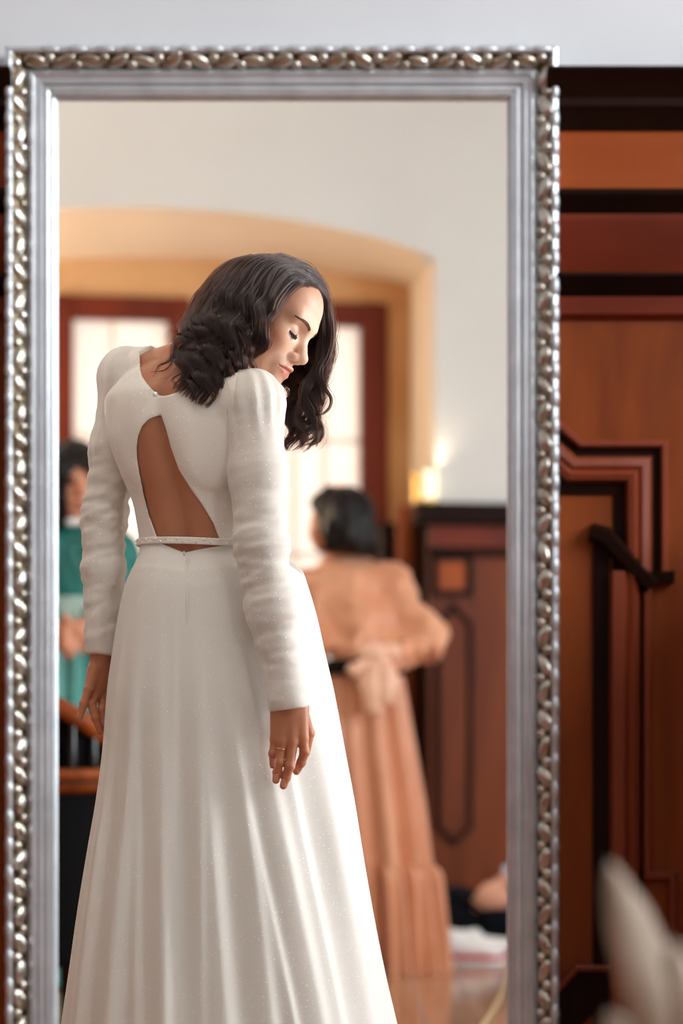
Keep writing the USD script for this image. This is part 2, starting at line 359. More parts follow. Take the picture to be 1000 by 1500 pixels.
for xa in xs[:-1]:
    for ya, yb in ((Y0, 3.2), (3.2, 6.9), (6.9, Y1)):
        obj('plank', bx(xa + 0.0015, xa + 0.1385, ya + 0.001, yb - 0.001, -0.03, rng.uniform(-0.0006, 0.0), 0.0015), 'wood_floor', floor, smooth=False)
struct('ceiling', bx(X0, X1, Y0, Y1, TOP, TOP + 0.1), 'ceiling_white', 'plain white ceiling high above the room', cat='ceiling')
lw = struct('wall_left', bx(X0 - 0.1, X0, Y0, Y1, 0, TOP), 'wall_white', 'white left wall of the room over unseen wood panelling placed to darken the bounce', cat='wall')
obj('wood_panel', bx(X0, X0 + 0.02, Y0, 3.5, 0, 1.7), 'wood_orange', lw)  # unseen panelling, placed to tint what the frame reflects
obj('wood_panel', bx(X0, X0 + 0.02, 3.62, 8.2, 0, 1.75), 'wood_panel', lw)  # unseen panelling, placed to cut the bounce on the bride
rwp = sbox(Y0, 0, Y1, TOP)
for a, b, c, d in ((-0.7, 1.7, 2.5, 3.2), (3.65, 0.75, 5.15, 2.45), (6.95, 0.9, 8.15, 2.1)): rwp = rwp.difference(sbox(a, b, c, d))
rw = extrude_xz(rwp, 0, 0.2); v = rw.vertices.copy(); rw.vertices = np.c_[X1 + v[:, 1], v[:, 0], v[:, 2]]; rw.fix_normals()
struct('wall_right', rw, 'wall_white', 'white right wall of the room with unseen openings for the daylight', cat='wall')
struct('wall_rear', bx(X0, X1, Y0 - 0.1, Y0, 0, TOP), 'wall_white', 'white wall at the far side from the mirror', cat='wall')
obj('wood_panel', bx(X0, X1, Y0, Y0 + 0.02, 0, 1.9), 'wood_panel', stage.GetPrimAtPath('/World/wall_rear'))  # unseen panelling, placed to darken the lower front room

# panelling on the front wall, right of the mirror (its left run only shows as a sliver beside the frame)
PR0, PR1, PL0, PL1 = fx(797), X1, X0, fx(22)
def run(prof_px, x0, x1, mat, name, parent):
    """A horizontal moulding: prof_px is (row of the photograph, height off the panelling face) from top to bottom."""
    pr = [(fz(a), h) for a, h in prof_px]
    pr = [(pr[0][0], -0.012)] + pr + [(pr[-1][0], -0.012)]
    m = sweep2d([(x0, 0.0), (x1, 0.0)], [(-z, h) for z, h in pr], FACE)
    return obj(name, m, mat, parent, smooth=25)
for nm, a, b, lab in (('trim_1', PR0, PR1, 'dark carved wood panelling with layered cornice right of the mirror'), ('trim_2', PL0, PL1, 'dark wood panelling left of the mirror seen as a thin sliver beside the frame')):
    t = struct(nm, None, None, lab, cat='panelling')
    obj('backing_panel', bx(a, b, FACE, WALL, 0, fz(470)), 'wood_panel', t, smooth=False)
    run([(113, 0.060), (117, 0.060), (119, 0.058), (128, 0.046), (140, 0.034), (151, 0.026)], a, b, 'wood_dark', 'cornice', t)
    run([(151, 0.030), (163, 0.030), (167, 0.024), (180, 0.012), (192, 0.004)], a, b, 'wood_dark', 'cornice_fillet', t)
    run([(192, 0.0), (279, 0.0)], a, b, 'wood_orange_h', 'frieze', t)
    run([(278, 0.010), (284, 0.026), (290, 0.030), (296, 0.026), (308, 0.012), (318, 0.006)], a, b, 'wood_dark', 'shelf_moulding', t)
    run([(318, 0.022), (330, 0.025), (380, 0.016), (405, 0.010)], a, b, 'wood_red', 'sloping_board', t)
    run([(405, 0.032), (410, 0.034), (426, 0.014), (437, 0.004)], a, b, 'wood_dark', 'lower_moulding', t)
    run([(437, 0.014), (462, 0.014), (470, 0.002)], a, b, 'wood_red', 'lower_fillet', t)
t = stage.GetPrimAtPath('/World/trim_1')
# stepped tracery mouldings planted on the panel: (offset inwards in px, height off the panel in metres)
def trace(pts_px, prof_px, name, mat):
    k = FACE / FPX
    m = sweep2d([(fx(a), fz(b)) for a, b in pts_px], [(o * k, h) for o, h in prof_px], FACE)
    if min(a for a, b in pts_px) < 830: m = m.slice_plane((fx(817), 0, 0), (1, 0, 0))
    return obj(name, m, mat, t, smooth=25)
A = [(785, 586), (852, 645), (978, 645), (978, 846)]
trace(A, [(0, -0.01), (0, 0.012), (3, 0.016), (9, 0.016), (12, 0.012), (12, -0.01)], 'tracery_lip', 'wood_red_v')
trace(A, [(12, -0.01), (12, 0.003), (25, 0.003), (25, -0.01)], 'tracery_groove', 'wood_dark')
trace(A, [(25, -0.01), (25, 0.014), (30, 0.024), (40, 0.026), (46, 0.021), (52, 0.026), (60, 0.022), (63, 0.010), (63, -0.01)], 'tracery_band', 'wood_red_v')
trace(A, [(63, -0.01), (63, 0.008), (80, 0.004), (80, -0.01)], 'tracery_painted_shade', 'wood_dark')  # dark strip painting in the shade beside the band
obj('tracery_foot', sweep2d([(fx(938), fz(838)), (fx(985), fz(838))], [(0, -0.01), (0, 0.022), (0.017, 0.018), (0.017, -0.01)], FACE), 'wood_dark', t)
B = [(953, 838), (953, 1276), (990, 1276), (990, 1430)]
trace(B, [(0, -0.01), (0, 0.010), (3, 0.014), (10, 0.014), (13, 0.010), (13, -0.01)], 'tracery_lip', 'wood_red_v')
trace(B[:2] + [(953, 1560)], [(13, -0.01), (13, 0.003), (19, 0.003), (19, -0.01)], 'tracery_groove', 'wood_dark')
trace([(953, 838), (953, 1560)], [(19, -0.01), (19, 0.018), (28, 0.026), (36, 0.020), (42, 0.026), (58, 0.026), (62, 0.012), (62, -0.01)], 'tracery_band', 'wood_red_v')
trace([(953, 782), (953, 1560)], [(62, -0.01), (62, 0.010), (85, 0.006), (85, -0.01)], 'tracery_painted_shade', 'wood_dark')
trace([(866, 768), (890, 774), (962, 852)], [(0, -0.01), (0, 0.020), (8, 0.034), (22, 0.030), (26, 0.012), (26, -0.01)], 'tracery_cap', 'wood_dark')
trace([(790, 1470), (842, 1413), (920, 1413)], [(0, -0.01), (0, 0.012), (4, 0.016), (9, 0.012), (9, -0.01)], 'tracery_lip', 'wood_red_v')
trace([(790, 1480), (843, 1423), (920, 1423)], [(0, -0.01), (0, 0.006), (60, 0.003), (60, -0.01)], 'tracery_painted_shade', 'wood_dark')

# ---------------------------------------------------------------- the room the mirror shows: the window wall, turned a few degrees
TURN = math.radians(9.0)
E, N = np.array([math.cos(TURN), math.sin(TURN)]), np.array([-math.sin(TURN), math.cos(TURN)])    # along the wall, and away from the room
Q0 = np.array([0.345, 8.8])                                                                      # the niche's right edge
def wpt(px, py, t=0.0):
    """(s, z) on the wall plane t behind the wall's face, for a point of the photograph."""
    k = (px - CX) / FPX; o = Q0 + t * N
    y = (o[0] * E[1] - o[1] * E[0]) / (k * E[1] - E[0]); x = k * y
    return (np.array([x, y]) - o).dot(E), EYE - (py - CY) / FPX * y
def wall_mesh(m):
    """From (s, t, z) wall coordinates to the room."""
    v = m.vertices; m.vertices = np.c_[Q0[0] + v[:, 0] * E[0] + v[:, 1] * N[0], Q0[1] + v[:, 0] * E[1] + v[:, 1] * N[1], v[:, 2]]; m.fix_normals(); return m
def wbox(s0, s1, t0, t1, z0, z1, bev=0.0): return wall_mesh(bx(s0, s1, t0, t1, z0, z1, bev))
def wpoly(poly, t0, t1): return wall_mesh(extrude_xz(poly, t0, t1))
NICHE = 0.55
arch_px = [(-420, 420), (-330, 366), (-200, 333), (-60, 315), (75, 306), (180, 303), (300, 308), (400, 318), (500, 336), (580, 356), (640, 378)]
front = np.array([wpt(a, b) for a, b in spline(np.c_[arch_px, np.zeros(len(arch_px))], 60)[:, :2]])
front[-1, 0] = front[-1, 0]
s_l, s_r = front[0, 0], front[-1, 0]
opening = Polygon(np.vstack([front, [[s_r, -0.1], [s_l, -0.1]]]))
struct('wall_back', wpoly(sbox(-3.6, 0, 2.6, TOP).difference(opening), 0.0, 0.12), 'wall_white_dimmed', 'white back wall around the arched window niche', cat='wall')
# splayed soffit and reveals down to the inner wall
inner_px = [(-370, 480), (-290, 430), (-180, 402), (-60, 388), (75, 380), (180, 376), (300, 379), (400, 387), (490, 398), (555, 408), (601, 418)]
inner = np.array([wpt(a, b, NICHE) for a, b in spline(np.c_[inner_px, np.zeros(len(inner_px))], 60)[:, :2]])
fr = np.vstack([[s_l, 0], front, [s_r, 0]]); inn = np.vstack([[inner[0, 0], 0], inner, [inner[-1, 0], 0]])
k = len(fr); vv = np.vstack([np.c_[fr[:, 0], np.full(k, 0.0), fr[:, 1]], np.c_[inn[:, 0], np.full(k, NICHE), inn[:, 1]]])
i = np.arange(k - 1); ff = np.vstack([np.c_[i, i + 1, i + 1 + k], np.c_[i, i + 1 + k, i + k]])
sof = trimesh.Trimesh(vv, ff, process=False)
vo = vv.copy(); cen = np.array([(s_l + s_r) / 2, 0, 1.0]); dv = (vv - cen) * [1, 0, 1]; vo += 0.05 * dv / np.linalg.norm(dv, axis=1, keepdims=True)
sof = trimesh.Trimesh(np.vstack([vv, vo]), np.vstack([ff, ff[:, ::-1] + 2 * k]), process=False)
v = sof.vertices.copy(); sof.vertices = np.c_[Q0[0] + v[:, 0] * E[0] + v[:, 1] * N[0], Q0[1] + v[:, 0] * E[1] + v[:, 1] * N[1], v[:, 2]]
struct('wall_niche', sof, 'plaster_warm_lit', 'soffit and sides of the arched window niche, warm lamplight put into the cream plaster', cat='wall', smooth=20)
# windows in the inner wall
def W(px, py): return wpt(px, py, NICHE)
w1 = (W(80, 432)[0], W(279, 432)[0]); w2 = (W(356, 444)[0], W(567, 444)[0]); zt = W(280, 438)[1]; zb = 0.95
w0 = (W(-200, 432)[0], W(0, 432)[0])
innerwall = sbox(-3.6, 0, inner[-1, 0] + 0.06, TOP)
for a, b in (w0, w1, w2): innerwall = innerwall.difference(sbox(a, zb, b, zt))
struct('wall_inner', wpoly(innerwall, NICHE, NICHE + 0.1), 'plaster_warm_bounce', 'plaster wall around the niche windows, warm light put into its tan colour', cat='wall')
def window(num, s0, s1, label, stl, str_, mun):
    w = struct(f'window_{num}', None, None, label, cat='window')
    tp = 0.088
    obj('stile', wbox(s0, s0 + stl, NICHE - 0.03, NICHE + 0.06, zb, zt, 0.006), 'wood_window', w, smooth=False)
    obj('stile', wbox(s1 - str_, s1, NICHE - 0.03, NICHE + 0.06, zb, zt, 0.006), 'wood_window', w, smooth=False)
    obj('rail', wbox(s0 + stl, s1 - str_, NICHE - 0.026, NICHE + 0.06, zt - tp, zt, 0.006), 'wood_window', w, smooth=False)
    obj('rail', wbox(s0 + stl, s1 - str_, NICHE - 0.026, NICHE + 0.06, zb, zb + 0.08, 0.006), 'wood_window', w, smooth=False)
    a, b, c, d = s0 + stl, s1 - str_, zb + 0.08, zt - tp
    cols = [a] + [a + (b - a) * m for m in mun] + [b]; zr = [c] + list(np.linspace(c, d, 4)[1:-1]) + [d]
    for m in cols[1:-1]: obj('muntin', wbox(m - 0.005, m + 0.005, NICHE + 0.022, NICHE + 0.034, c, d, 0.002), 'muntin_wood', w, smooth=False)
    for z in zr[1:-1]: obj('muntin', wbox(a, b, NICHE + 0.023, NICHE + 0.034, z - 0.005, z + 0.005, 0.002), 'muntin_wood', w, smooth=False)
    for p in range(len(cols) - 1):
        for q in range(3):
            obj('pane', wbox(cols[p], cols[p + 1], NICHE + 0.018, NICHE + 0.021, zr[q], zr[q + 1]), 'frosted', w, smooth=False)
plain('muntin_wood', (224, 200, 180), 0.5)
window(1, *w1, 'red brown wooden window with milky panes left of the bride', 0.068, 0.085, (0.42,))
window(2, *w2, 'red brown wooden window with milky panes right of the bride', 0.09, 0.105, (0.30, 0.62))
window(3, *w0, 'red brown wooden window of the niche beyond the left of the frame', 0.068, 0.085, (0.42,))
c = Q0 + (inner[20:, 0].mean()) * E + (NICHE + 0.5) * N
light(UsdLux.RectLight, 'daylight_niche', (float(c[0]), float(c[1]), 1.55), (90, 0, 9.0 + 180.0), (2.8, 1.7), (1.0, 0.96, 0.93), 1.4)
# dark wainscot right of the niche and on the niche's side
capz = wpt(680, 739)[1]
ws = struct('trim_3', None, None, 'dark wood wainscot with pointed panel right of the niche', cat='panelling')
sA, sB = wpt(627, 800)[0], 2.4
def S(px, py): return wpt(px, py, -0.03)
obj('backing_panel', wbox(sA, sB, -0.02, 0.0, 0, capz - 0.02), 'wood_panel_shaded', ws, smooth=False)
obj('cap', wbox(S(606, 740)[0], sB, -0.075, 0.0, S(0, 760)[1], capz, 0.008), 'wood_dark', ws, smooth=False)
obj('frieze', wbox(sA, sB, -0.032, -0.02, S(0, 793)[1], S(0, 760)[1]), 'wood_red', ws, smooth=False)
obj('moulding', wbox(sA - 0.01, sB, -0.05, -0.02, S(0, 806)[1], S(0, 793)[1], 0.008), 'wood_dark', ws, smooth=False)
def frame2(poly_px, width, name, mat, h=0.014):
    P = Polygon([S(a, b) for a, b in poly_px]); obj(name, wpoly(P.difference(P.buffer(-width, join_style=2)), -0.02 - h, -0.02), mat, ws, smooth=False); return P.buffer(-width, join_style=2)
for dx in (0, 118, 236):
    sq = frame2([(632 + dx, 812), (692 + dx, 812), (692 + dx, 874), (632 + dx, 874)], 0.018, 'panel_moulding', 'wood_dark')
    obj('square_panel', wpoly(sq.buffer(-0.012, join_style=2), -0.028, -0.02), 'wood_orange', ws, smooth=False)
    lan = frame2([(637 + dx, 915), (664 + dx, 882), (692 + dx, 915), (692 + dx, 1212), (664 + dx, 1240), (637 + dx, 1212)], 0.016, 'panel_moulding', 'wood_dark')
    obj('pointed_panel', wpoly(lan.buffer(-0.010, join_style=2), -0.028, -0.02), 'wood_panel_shaded', ws, smooth=False)
obj('plinth', wbox(sA - 0.01, sB, -0.045, 0.0, 0, 0.17, 0.006), 'wood_dark', ws, smooth=False)
# panelled niche side below the cap, and the dark post where it meets the inner wall
rev = struct('trim_4', None, None, 'dark wood panelling and post on the side of the niche below the lamp', cat='panelling')
a0, a1 = np.array([s_r, 0.0]), np.array([inner[-1, 0], NICHE])
def revbox(u0, u1, off, z0, z1):
    d = (a1 - a0) / np.linalg.norm(a1 - a0); n = np.array([-d[1], d[0]]); n = n if n[0] < 0 else -n
    q = [a0 + d * u0, a0 + d * u1, a0 + d * u1 + n * off, a0 + d * u0 + n * off]
    m = trimesh.creation.extrude_polygon(Polygon(q), z1 - z0, engine='earcut'); m.apply_translation((0, 0, z0)); return wall_mesh(m)
L = np.linalg.norm(a1 - a0)
obj('backing_panel', revbox(-0.02, L - 0.02, 0.02, 0, capz - 0.03), 'wood_dark', rev, smooth=False)
obj('cap', revbox(-0.06, L - 0.02, 0.05, capz - 0.06, capz - 0.03), 'wood_dark', rev, smooth=False)
sP = W(567, 750)[0]
obj('post', wbox(sP - 0.01, sP + 0.055, NICHE - 0.30, NICHE - 0.235, 0, W(0, 742)[1], 0.01), 'wood_panel', rev, smooth=False)
obj('dark_board', wbox(sP - 0.06, sP + 0.07, NICHE - 0.22, NICHE - 0.0, 0, W(0, 765)[1], 0.01), 'wood_dark', rev, smooth=False)
# the dado below the windows
dd = struct('trim_5', None, None, 'dark wood dado below the niche windows', cat='panelling')
obj('backing_panel', wbox(-3.2, sP - 0.06, NICHE - 0.04, NICHE - 0.002, 0, zb - 0.03), 'wood_dark', dd, smooth=False)
obj('sill', wbox(-3.2, sP - 0.06, NICHE - 0.12, NICHE - 0.002, zb - 0.03, zb, 0.008), 'wood_window', dd, smooth=False)
# small lamp on the wainscot cap
lp = wpt(622, 735, -0.02); lc = np.array([Q0[0] + lp[0] * E[0] - 0.035 * N[0], Q0[1] + lp[0] * E[1] - 0.035 * N[1]])
lamp = thing('candle_lamp', 'small glowing cylinder lamp standing on the wainscot ledge', 'lamp')
sh = trimesh.creation.annulus(0.0225, 0.026, 0.105, sections=28); sh.apply_translation((lc[0] + 0.016, lc[1], capz + 0.012 + 0.0525)); obj('shade', sh, 'lamp_shade', lamp)
b = trimesh.creation.revolve([(0, 0), (0.032, 0), (0.032, 0.006), (0.026, 0.012), (0, 0.012)], sections=28); b.apply_translation((lc[0] + 0.016, lc[1], capz)); obj('base', b, 'brass', lamp)
bk = bx(lc[0] - 0.042, lc[0] - 0.012, lc[1] - 0.02, lc[1] + 0.02, capz, capz + 0.11, 0.004); obj('back_plate', bk, 'brass', lamp)
light(UsdLux.SphereLight, 'candle_glow', (lc[0] + 0.016, lc[1], capz + 0.092), None, 0.012, (1.0, 0.82, 0.60), 420.0)
# unseen twin on the other side of the niche, placed to light the soffit
l2 = thing('candle_lamp', 'unseen cylinder lamp at the other side of the niche, placed to light its soffit', 'lamp')
c2 = np.array([*(Q0 + (s_l + .12) * E + .12 * N), capz])
obj('shade', (lambda m: (m.apply_translation((c2[0], c2[1], c2[2] + .065)), m)[1])(trimesh.creation.cylinder(0.026, 0.105, sections=28)), 'lamp_shade', l2)
obj('bracket', bx(c2[0] - .12, c2[0] + .03, c2[1] - .03, c2[1] + .03, c2[2] - .01, c2[2] + .012), 'brass', l2)
c3 = Q0 + (s_r - .12) * E + .20 * N
light(UsdLux.SphereLight, 'unseen_niche_glow', (float(c2[0]), float(c2[1]), capz + .22), None, 0.04, (1.0, 0.86, 0.68), 950.0)


# unseen warm ceiling lamp, placed to light the upper left wall
pl = thing('unseen_pendant_lamp', 'unseen warm round ceiling lamp, placed to light the wall above the niche', 'lamp')
obj('globe', ball((-1.5, 7.4, 3.35), 0.14, None, 3), 'lamp_shade', pl, smooth=True)
obj('stem', bx(-1.508, -1.492, 7.392, 7.408, 3.48, TOP), 'brass', pl)
light(UsdLux.SphereLight, 'unseen_pendant_glow', (-1.5, 7.4, 3.02), None, 0.12, (1.0, 0.80, 0.60), 20.0)

# unseen tall cupboard out of view on the right, placed to shade the lower wall
cb = thing('unseen_cabinet', 'unseen tall wooden cupboard on the right, placed to shade the lower wall', 'unseen_cabinet')
CX0, CX1, CY0, CY1, CH = 0.74, 1.75, 2.85, 3.38, 1.08
obj('body', bx(CX0, CX1, CY0, CY1, 0.06, CH, 0.006), 'wood_panel', cb, smooth=False)
obj('top_board', bx(CX0 - .03, CX1 + .03, CY0 - .03, CY1 + .01, CH, CH + .03, 0.008), 'wood_dark', cb, smooth=False)
obj('plinth', bx(CX0 + .02, CX1 - .02, CY0 + .03, CY1, 0, 0.06), 'wood_dark', cb, smooth=False)
for a in (CX0 + .02, (CX0 + CX1) / 2 + .005):
    d_ = obj('door', bx(a, a + (CX1 - CX0) / 2 - .03, CY0 - .018, CY0, 0.10, CH - .04, 0.004), 'wood_orange', cb, smooth=False)
    obj('knob', ball((a + (.06 if a > 1 else (CX1 - CX0) / 2 - .09), CY0 - .03, .75), .014, None, 2), 'brass', d_, smooth=True)

p2 = thing('unseen_pendant_lamp', 'white round ceiling lamp in front of the bride\'s back, above the picture', 'lamp')  # unseen lamp, placed to light the bride's back from above
obj('globe', ball((-0.75, 3.86, 3.30), 0.13, None, 3), 'lamp_shade', p2, smooth=True)
obj('stem', bx(-0.758, -0.742, 3.852, 3.868, 3.42, TOP), 'brass', p2)
light(UsdLux.SphereLight, 'unseen_pendant_glow_front', (-0.75, 3.86, 3.05), None, 0.12, (1.0, 0.93, 0.85), 40.0)
# ---------------------------------------------------------------- the mirror
# The glass is a clear pane: it shows the room built behind the frame's plane, so it shifts behind the frame as a reflection does.
mir = thing('standing_mirror', 'tall standing mirror in an ornate silver frame with carved scrolling leaves', 'mirror')
MB = 3.544
prof = [(0.0, 0.0), (0.0, 0.024), (0.002, 0.031), (0.008, 0.034), (0.0115, 0.031), (0.031, 0.0125), (0.033, 0.0125), (0.035, 0.019), (0.039, 0.022), (0.042, 0.019),
        (0.046, 0.018), (0.048, 0.020), (0.052, 0.0195), (0.0535, 0.014), (0.060, 0.015), (0.068, 0.010), (0.0725, 0.006), (0.074, 0.004), (0.074, 0.0)]
def rail(p0, p1, name):
    """One side of the frame between outer corners p0 and p1, mitred at both ends; the inside lies to the right of the run."""
    p0, p1 = np.array(p0), np.array(p1); d = (p1 - p0) / np.linalg.norm(p1 - p0); n = np.array([d[1], -d[0]]); L = np.linalg.norm(p1 - p0)
    v = []
    for end in (0, 1):
        for o, h in prof:
            q = (p0 + d * o if end == 0 else p1 - d * o) + n * o
            v.append((q[0], MB - h, q[1]))
    k = len(prof); f = []
    for j in range(k):
        a, b = j, (j + 1) % k
        f += [[a, b, b + k], [a, b + k, a + k]]
    cp = cap_faces(prof)
    f = np.vstack([f, cp, cp[:, ::-1] + k]); m = trimesh.Trimesh(np.array(v), f, process=False); m.fix_normals()
    r = obj(name, m, 'silver', mir, smooth=25)
    Dv, Nv = np.array([d[0], 0, d[1]]), np.array([n[0], 0, n[1]]); up = np.array([0, -1.0, 0])
    cnt = int(round((L - 0.09) / 0.0405)); step = (L - 0.09) / cnt
    P0 = np.array([p0[0], MB, p0[1]])
    rj = np.random.default_rng(int(1000 * abs(p0[0]) + 77 * abs(p1[1])))
    for i in range(cnt + 1):
        jt = rj.normal(0, 1, 4)
        s = 0.045 + i * step; c = P0 + Dv * s
        sn_ = (Nv * .69 + up * .72); sn_ /= np.linalg.norm(sn_); sx_ = np.cross(sn_, Dv); tl = math.radians((36 if i % 2 else -24) + 7 * jt[0]); ax = Dv * math.cos(tl) + sx_ * math.sin(tl); ay = np.cross(sn_, ax)
        leaf = ball(c + Nv * 0.0215 + up * 0.0225, (0.0185 + .0012 * jt[1], 0.0100 + .0009 * jt[2], 0.0062 + .0006 * jt[3]), [ax, ay, sn_], 2)
        curl = ball(c + Dv * step * 0.5 + Nv * (0.0255 if i % 2 else .0175) + up * (0.0195 if i % 2 else .0265), (0.0085, 0.0075, 0.0062), [Dv, sx_, sn_], 1)
        obj('carved_leaf', cat_([leaf, curl]), 'silver_old', r, smooth=80)
        bead = ball(c + Dv * step * 0.5 + Nv * 0.0060 + up * 0.0300, (0.0165, 0.0066, 0.0066), [Dv, Nv, up], 1)
        obj('edge_bead', bead, 'silver', r, smooth=80)
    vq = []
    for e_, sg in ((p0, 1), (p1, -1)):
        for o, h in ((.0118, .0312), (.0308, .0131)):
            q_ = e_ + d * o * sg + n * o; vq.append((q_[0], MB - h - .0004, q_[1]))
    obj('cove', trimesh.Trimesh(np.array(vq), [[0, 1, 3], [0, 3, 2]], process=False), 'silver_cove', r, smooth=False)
    ticks = []
    for i in range(int((L - 2 * 0.066) / 0.0056)):
        c = P0 + Dv * (0.068 + i * 0.0056) + Nv * 0.0645 + up * 0.0122
        b = trimesh.creation.box((0.0030, 0.0085, 0.004)); T = np.eye(4); T[:3, 0], T[:3, 1], T[:3, 2], T[:3, 3] = Dv, Nv, up, c; b.apply_transform(T); ticks.append(b)
    obj('beading', cat_(ticks), 'silver', r, smooth=False, kind='stuff')
cs = [(MX0, MZ0), (MX0, MZ1), (MX1, MZ1), (MX1, MZ0)]
for i in range(4): rail(cs[i], cs[(i + 1) % 4], 'frame_rail')
obj('glass', bx(MX0 + RAILW - 0.008, MX1 - RAILW + 0.008, 3.541, 3.5425, MZ0 + RAILW - 0.008, MZ1 - RAILW + 0.008), 'clear_mirror_pane', mir, smooth=False)
# ---------------------------------------------------------------- the bride
BD = 4.27
def P(px, py, dy=0.0): return at(px, py, BD + dy)
PHI = math.radians(25.0)
def sec(px, py, a, b, dy=0.0):
    q = P(px, py, dy); return (q[2], q[0], q[1], a, b)
trunk = Loft([sec(318, 985, .140, .108), sec(318, 930, .146, .112), sec(311, 865, .138, .102), sec(304, 800, .119, .090), sec(297, 745, .121, .092), sec(288, 690, .136, .102),
              sec(279, 630, .150, .112), sec(274, 585, .148, .106), sec(275, 555, .120, .085), sec(280, 530, .062, .060)], PHI)
LS, RS = P(190, 557, .080), P(368, 592, -.10)               # shoulders
LE, RE = P(152, 758, .070), P(382, 800, -.155)              # elbows
LW, RW = P(150, 958, .045), P(424, 1036, -.188)             # wrists
HC = P(387, 461, .0)                                        # head centre
HF = np.array([.82, -.30, -.48]); HF /= np.linalg.norm(HF)
HU = np.array([.5, -.01, .866]); HU -= HF * HU.dot(HF); HU /= np.linalg.norm(HU)
HL = np.cross(HU, HF)
HR = np.stack([HF, HU, HL]).astype(np.float32)              # rows: forward, up, her left
def H(f, u, l): return HC + f * HF + u * HU + l * HL
def head_sd(p):
    q = (p - HC.astype(np.float32)) @ HR.T
    d = ell(q, (-.012, .020, 0), (.096, .080, .073))
    d = smin(d, ell(q, (.040, .036, 0), (.049, .052, .058)), .03)
    d = smin(d, ell(q, (.034, -.038, 0), (.052, .074, .057)), .03)
    m = np.c_[q[:, 0], q[:, 1], np.abs(q[:, 2])]            # mirrored half
    d = smin(d, rc(m, (.004, -.060, .047), (.066, -.100, .010), .018, .015), .025)
    d = smin(d, ell(q, (.074, -.100, 0), (.016, .015, .018)), .015)
    d = smin(d, rc(m, (.074, .018, .040), (.085, .013, .006), .010, .010), .018)
    d = smin(d, ell(m, (.054, -.026, .041), (.026, .021, .020)), .02)
    d = smax(d, -ell(m, (.0915, -.003, .031), (.0135, .0115, .0155)), .012)
    d = smin(d, ell(q, (.077, -.068, 0), (.0165, .024, .027)), .014)
    d = smin(d, chain(q, [(.083, .004, 0), (.0935, -.017, 0), (.104, -.037, 0)], [.0085, .0082, .0098]), .010)
    d = smin(d, ell(q, (.1045, -.0385, 0), (.0098, .0092, .0100)), .006)
    d = smin(d, ell(m, (.0925, -.0435, .0112), (.0105, .0080, .0068)), .006)
    d = smax(d, -rc(m, (.096, -.050, .0068), (.101, -.047, .0052), .0036, .0028), .003)
    d = smin(d, ell(m, (.0700, -.0045, .0315), (.0140, .0128, .0150)), .004)          # closed upper lid over the eye
    d = smax(d, -chain(m, [(.0775, -.0125, .0440), (.0845, -.0118, .036), (.0855, -.0105, .026), (.0800, -.0080, .0190)], [.0009, .0014, .0014, .0008]), .002)
    d = smin(d, chain(m, [(.0825, -.0675, .0235), (.0910, -.0640, .012), (.0950, -.0635, .003)], [.0028, .0048, .0050]), .004)
    d = smin(d, chain(m, [(.0820, -.0700, .0225), (.0890, -.0755, .011), (.0915, -.0765, 0)], [.0028, .0056, .0064]), .004)
    d = smax(d, -chain(m, [(.0830, -.0690, .0255), (.0950, -.0695, .012), (.0990, -.0690, 0)], [.0012, .0014, .0014]), .0025)
    d = smin(d, ell(m, (-.006, -.010, .074), (.018, .030, .008)), .008)
    return d
neck_a, neck_b = P(282, 556, .03), H(-.035, -.055, 0)
def arm_sd(p, which):
    if which: return chain(p, [RS, (RS + RE) / 2 + [.004, 0, 0], RE, (RE * .6 + RW * .4), RW], [.043, .0415, .0370, .0350, .0255], .02)
    return chain(p, [LS, (LS + LE) / 2 + [-.002, 0, 0], LE, (LE * .6 + LW * .4), LW], [.043, .0370, .0320, .0290, .0220], .02)
R4 = dict(palm=[((409, 1036, -0.188), (404, 1082, -0.196), .0160, .0098), ((417, 1036, -0.190), (413, 1087, -0.201), .0165, .0102), ((427, 1036, -0.190), (428, 1087, -0.201), .0165, .0104), ((439, 1034, -0.186), (443, 1081, -0.196), .0160, .0104)],
          fingers=[[(404, 1082, -0.196), (400, 1104, -0.198), (400, 1121, -0.188)], [(413, 1087, -0.201), (409, 1116, -0.206), (406, 1131, -0.201), (404, 1143, -0.194)],
                   [(428, 1087, -0.201), (424, 1122, -0.207), (419, 1138, -0.201), (415, 1151, -0.193)], [(443, 1081, -0.196), (446, 1102, -0.200), (441, 1117, -0.195), (434, 1130, -0.186)],
                   [(444, 1052, -0.163), (452, 1074, -0.153), (449, 1098, -0.150)]],
          rad=[[.0086, .0075, .0062], [.0092, .0080, .0074, .0062], [.0096, .0084, .0076, .0064], [.0094, .0080, .0074, .0062], [.0120, .0095, .0072]])
L4 = dict(palm=[((144, 956, .045), (133, 1008, .030), .0125, .0095), ((150, 956, .045), (141, 1016, .035), .0150, .0105), ((154, 956, .05), (152, 1020, .045), .0150, .0110), ((158, 956, .05), (160, 1018, .055), .0130, .0110)],
          fingers=[[(139, 980, .035), (130, 1010, .020), (123, 1030, .015), (117, 1050, .014)], [(141, 1016, .035), (134, 1030, .022), (140, 1052, .015), (147, 1072, .018)],
                   [(152, 1020, .045), (149, 1040, .030), (152, 1060, .025), (157, 1076, .028)], [(158, 1020, .05), (160, 1040, .040), (163, 1060, .035)], [(162, 1018, .06), (168, 1034, .055), (172, 1052, .05)]],
          rad=[[.0125, .0085, .0076, .0058], [.0092, .0080, .0074, .0058], [.0094, .0082, .0075, .0060], [.0092, .0080, .0068], [.0085, .0075, .0062]])
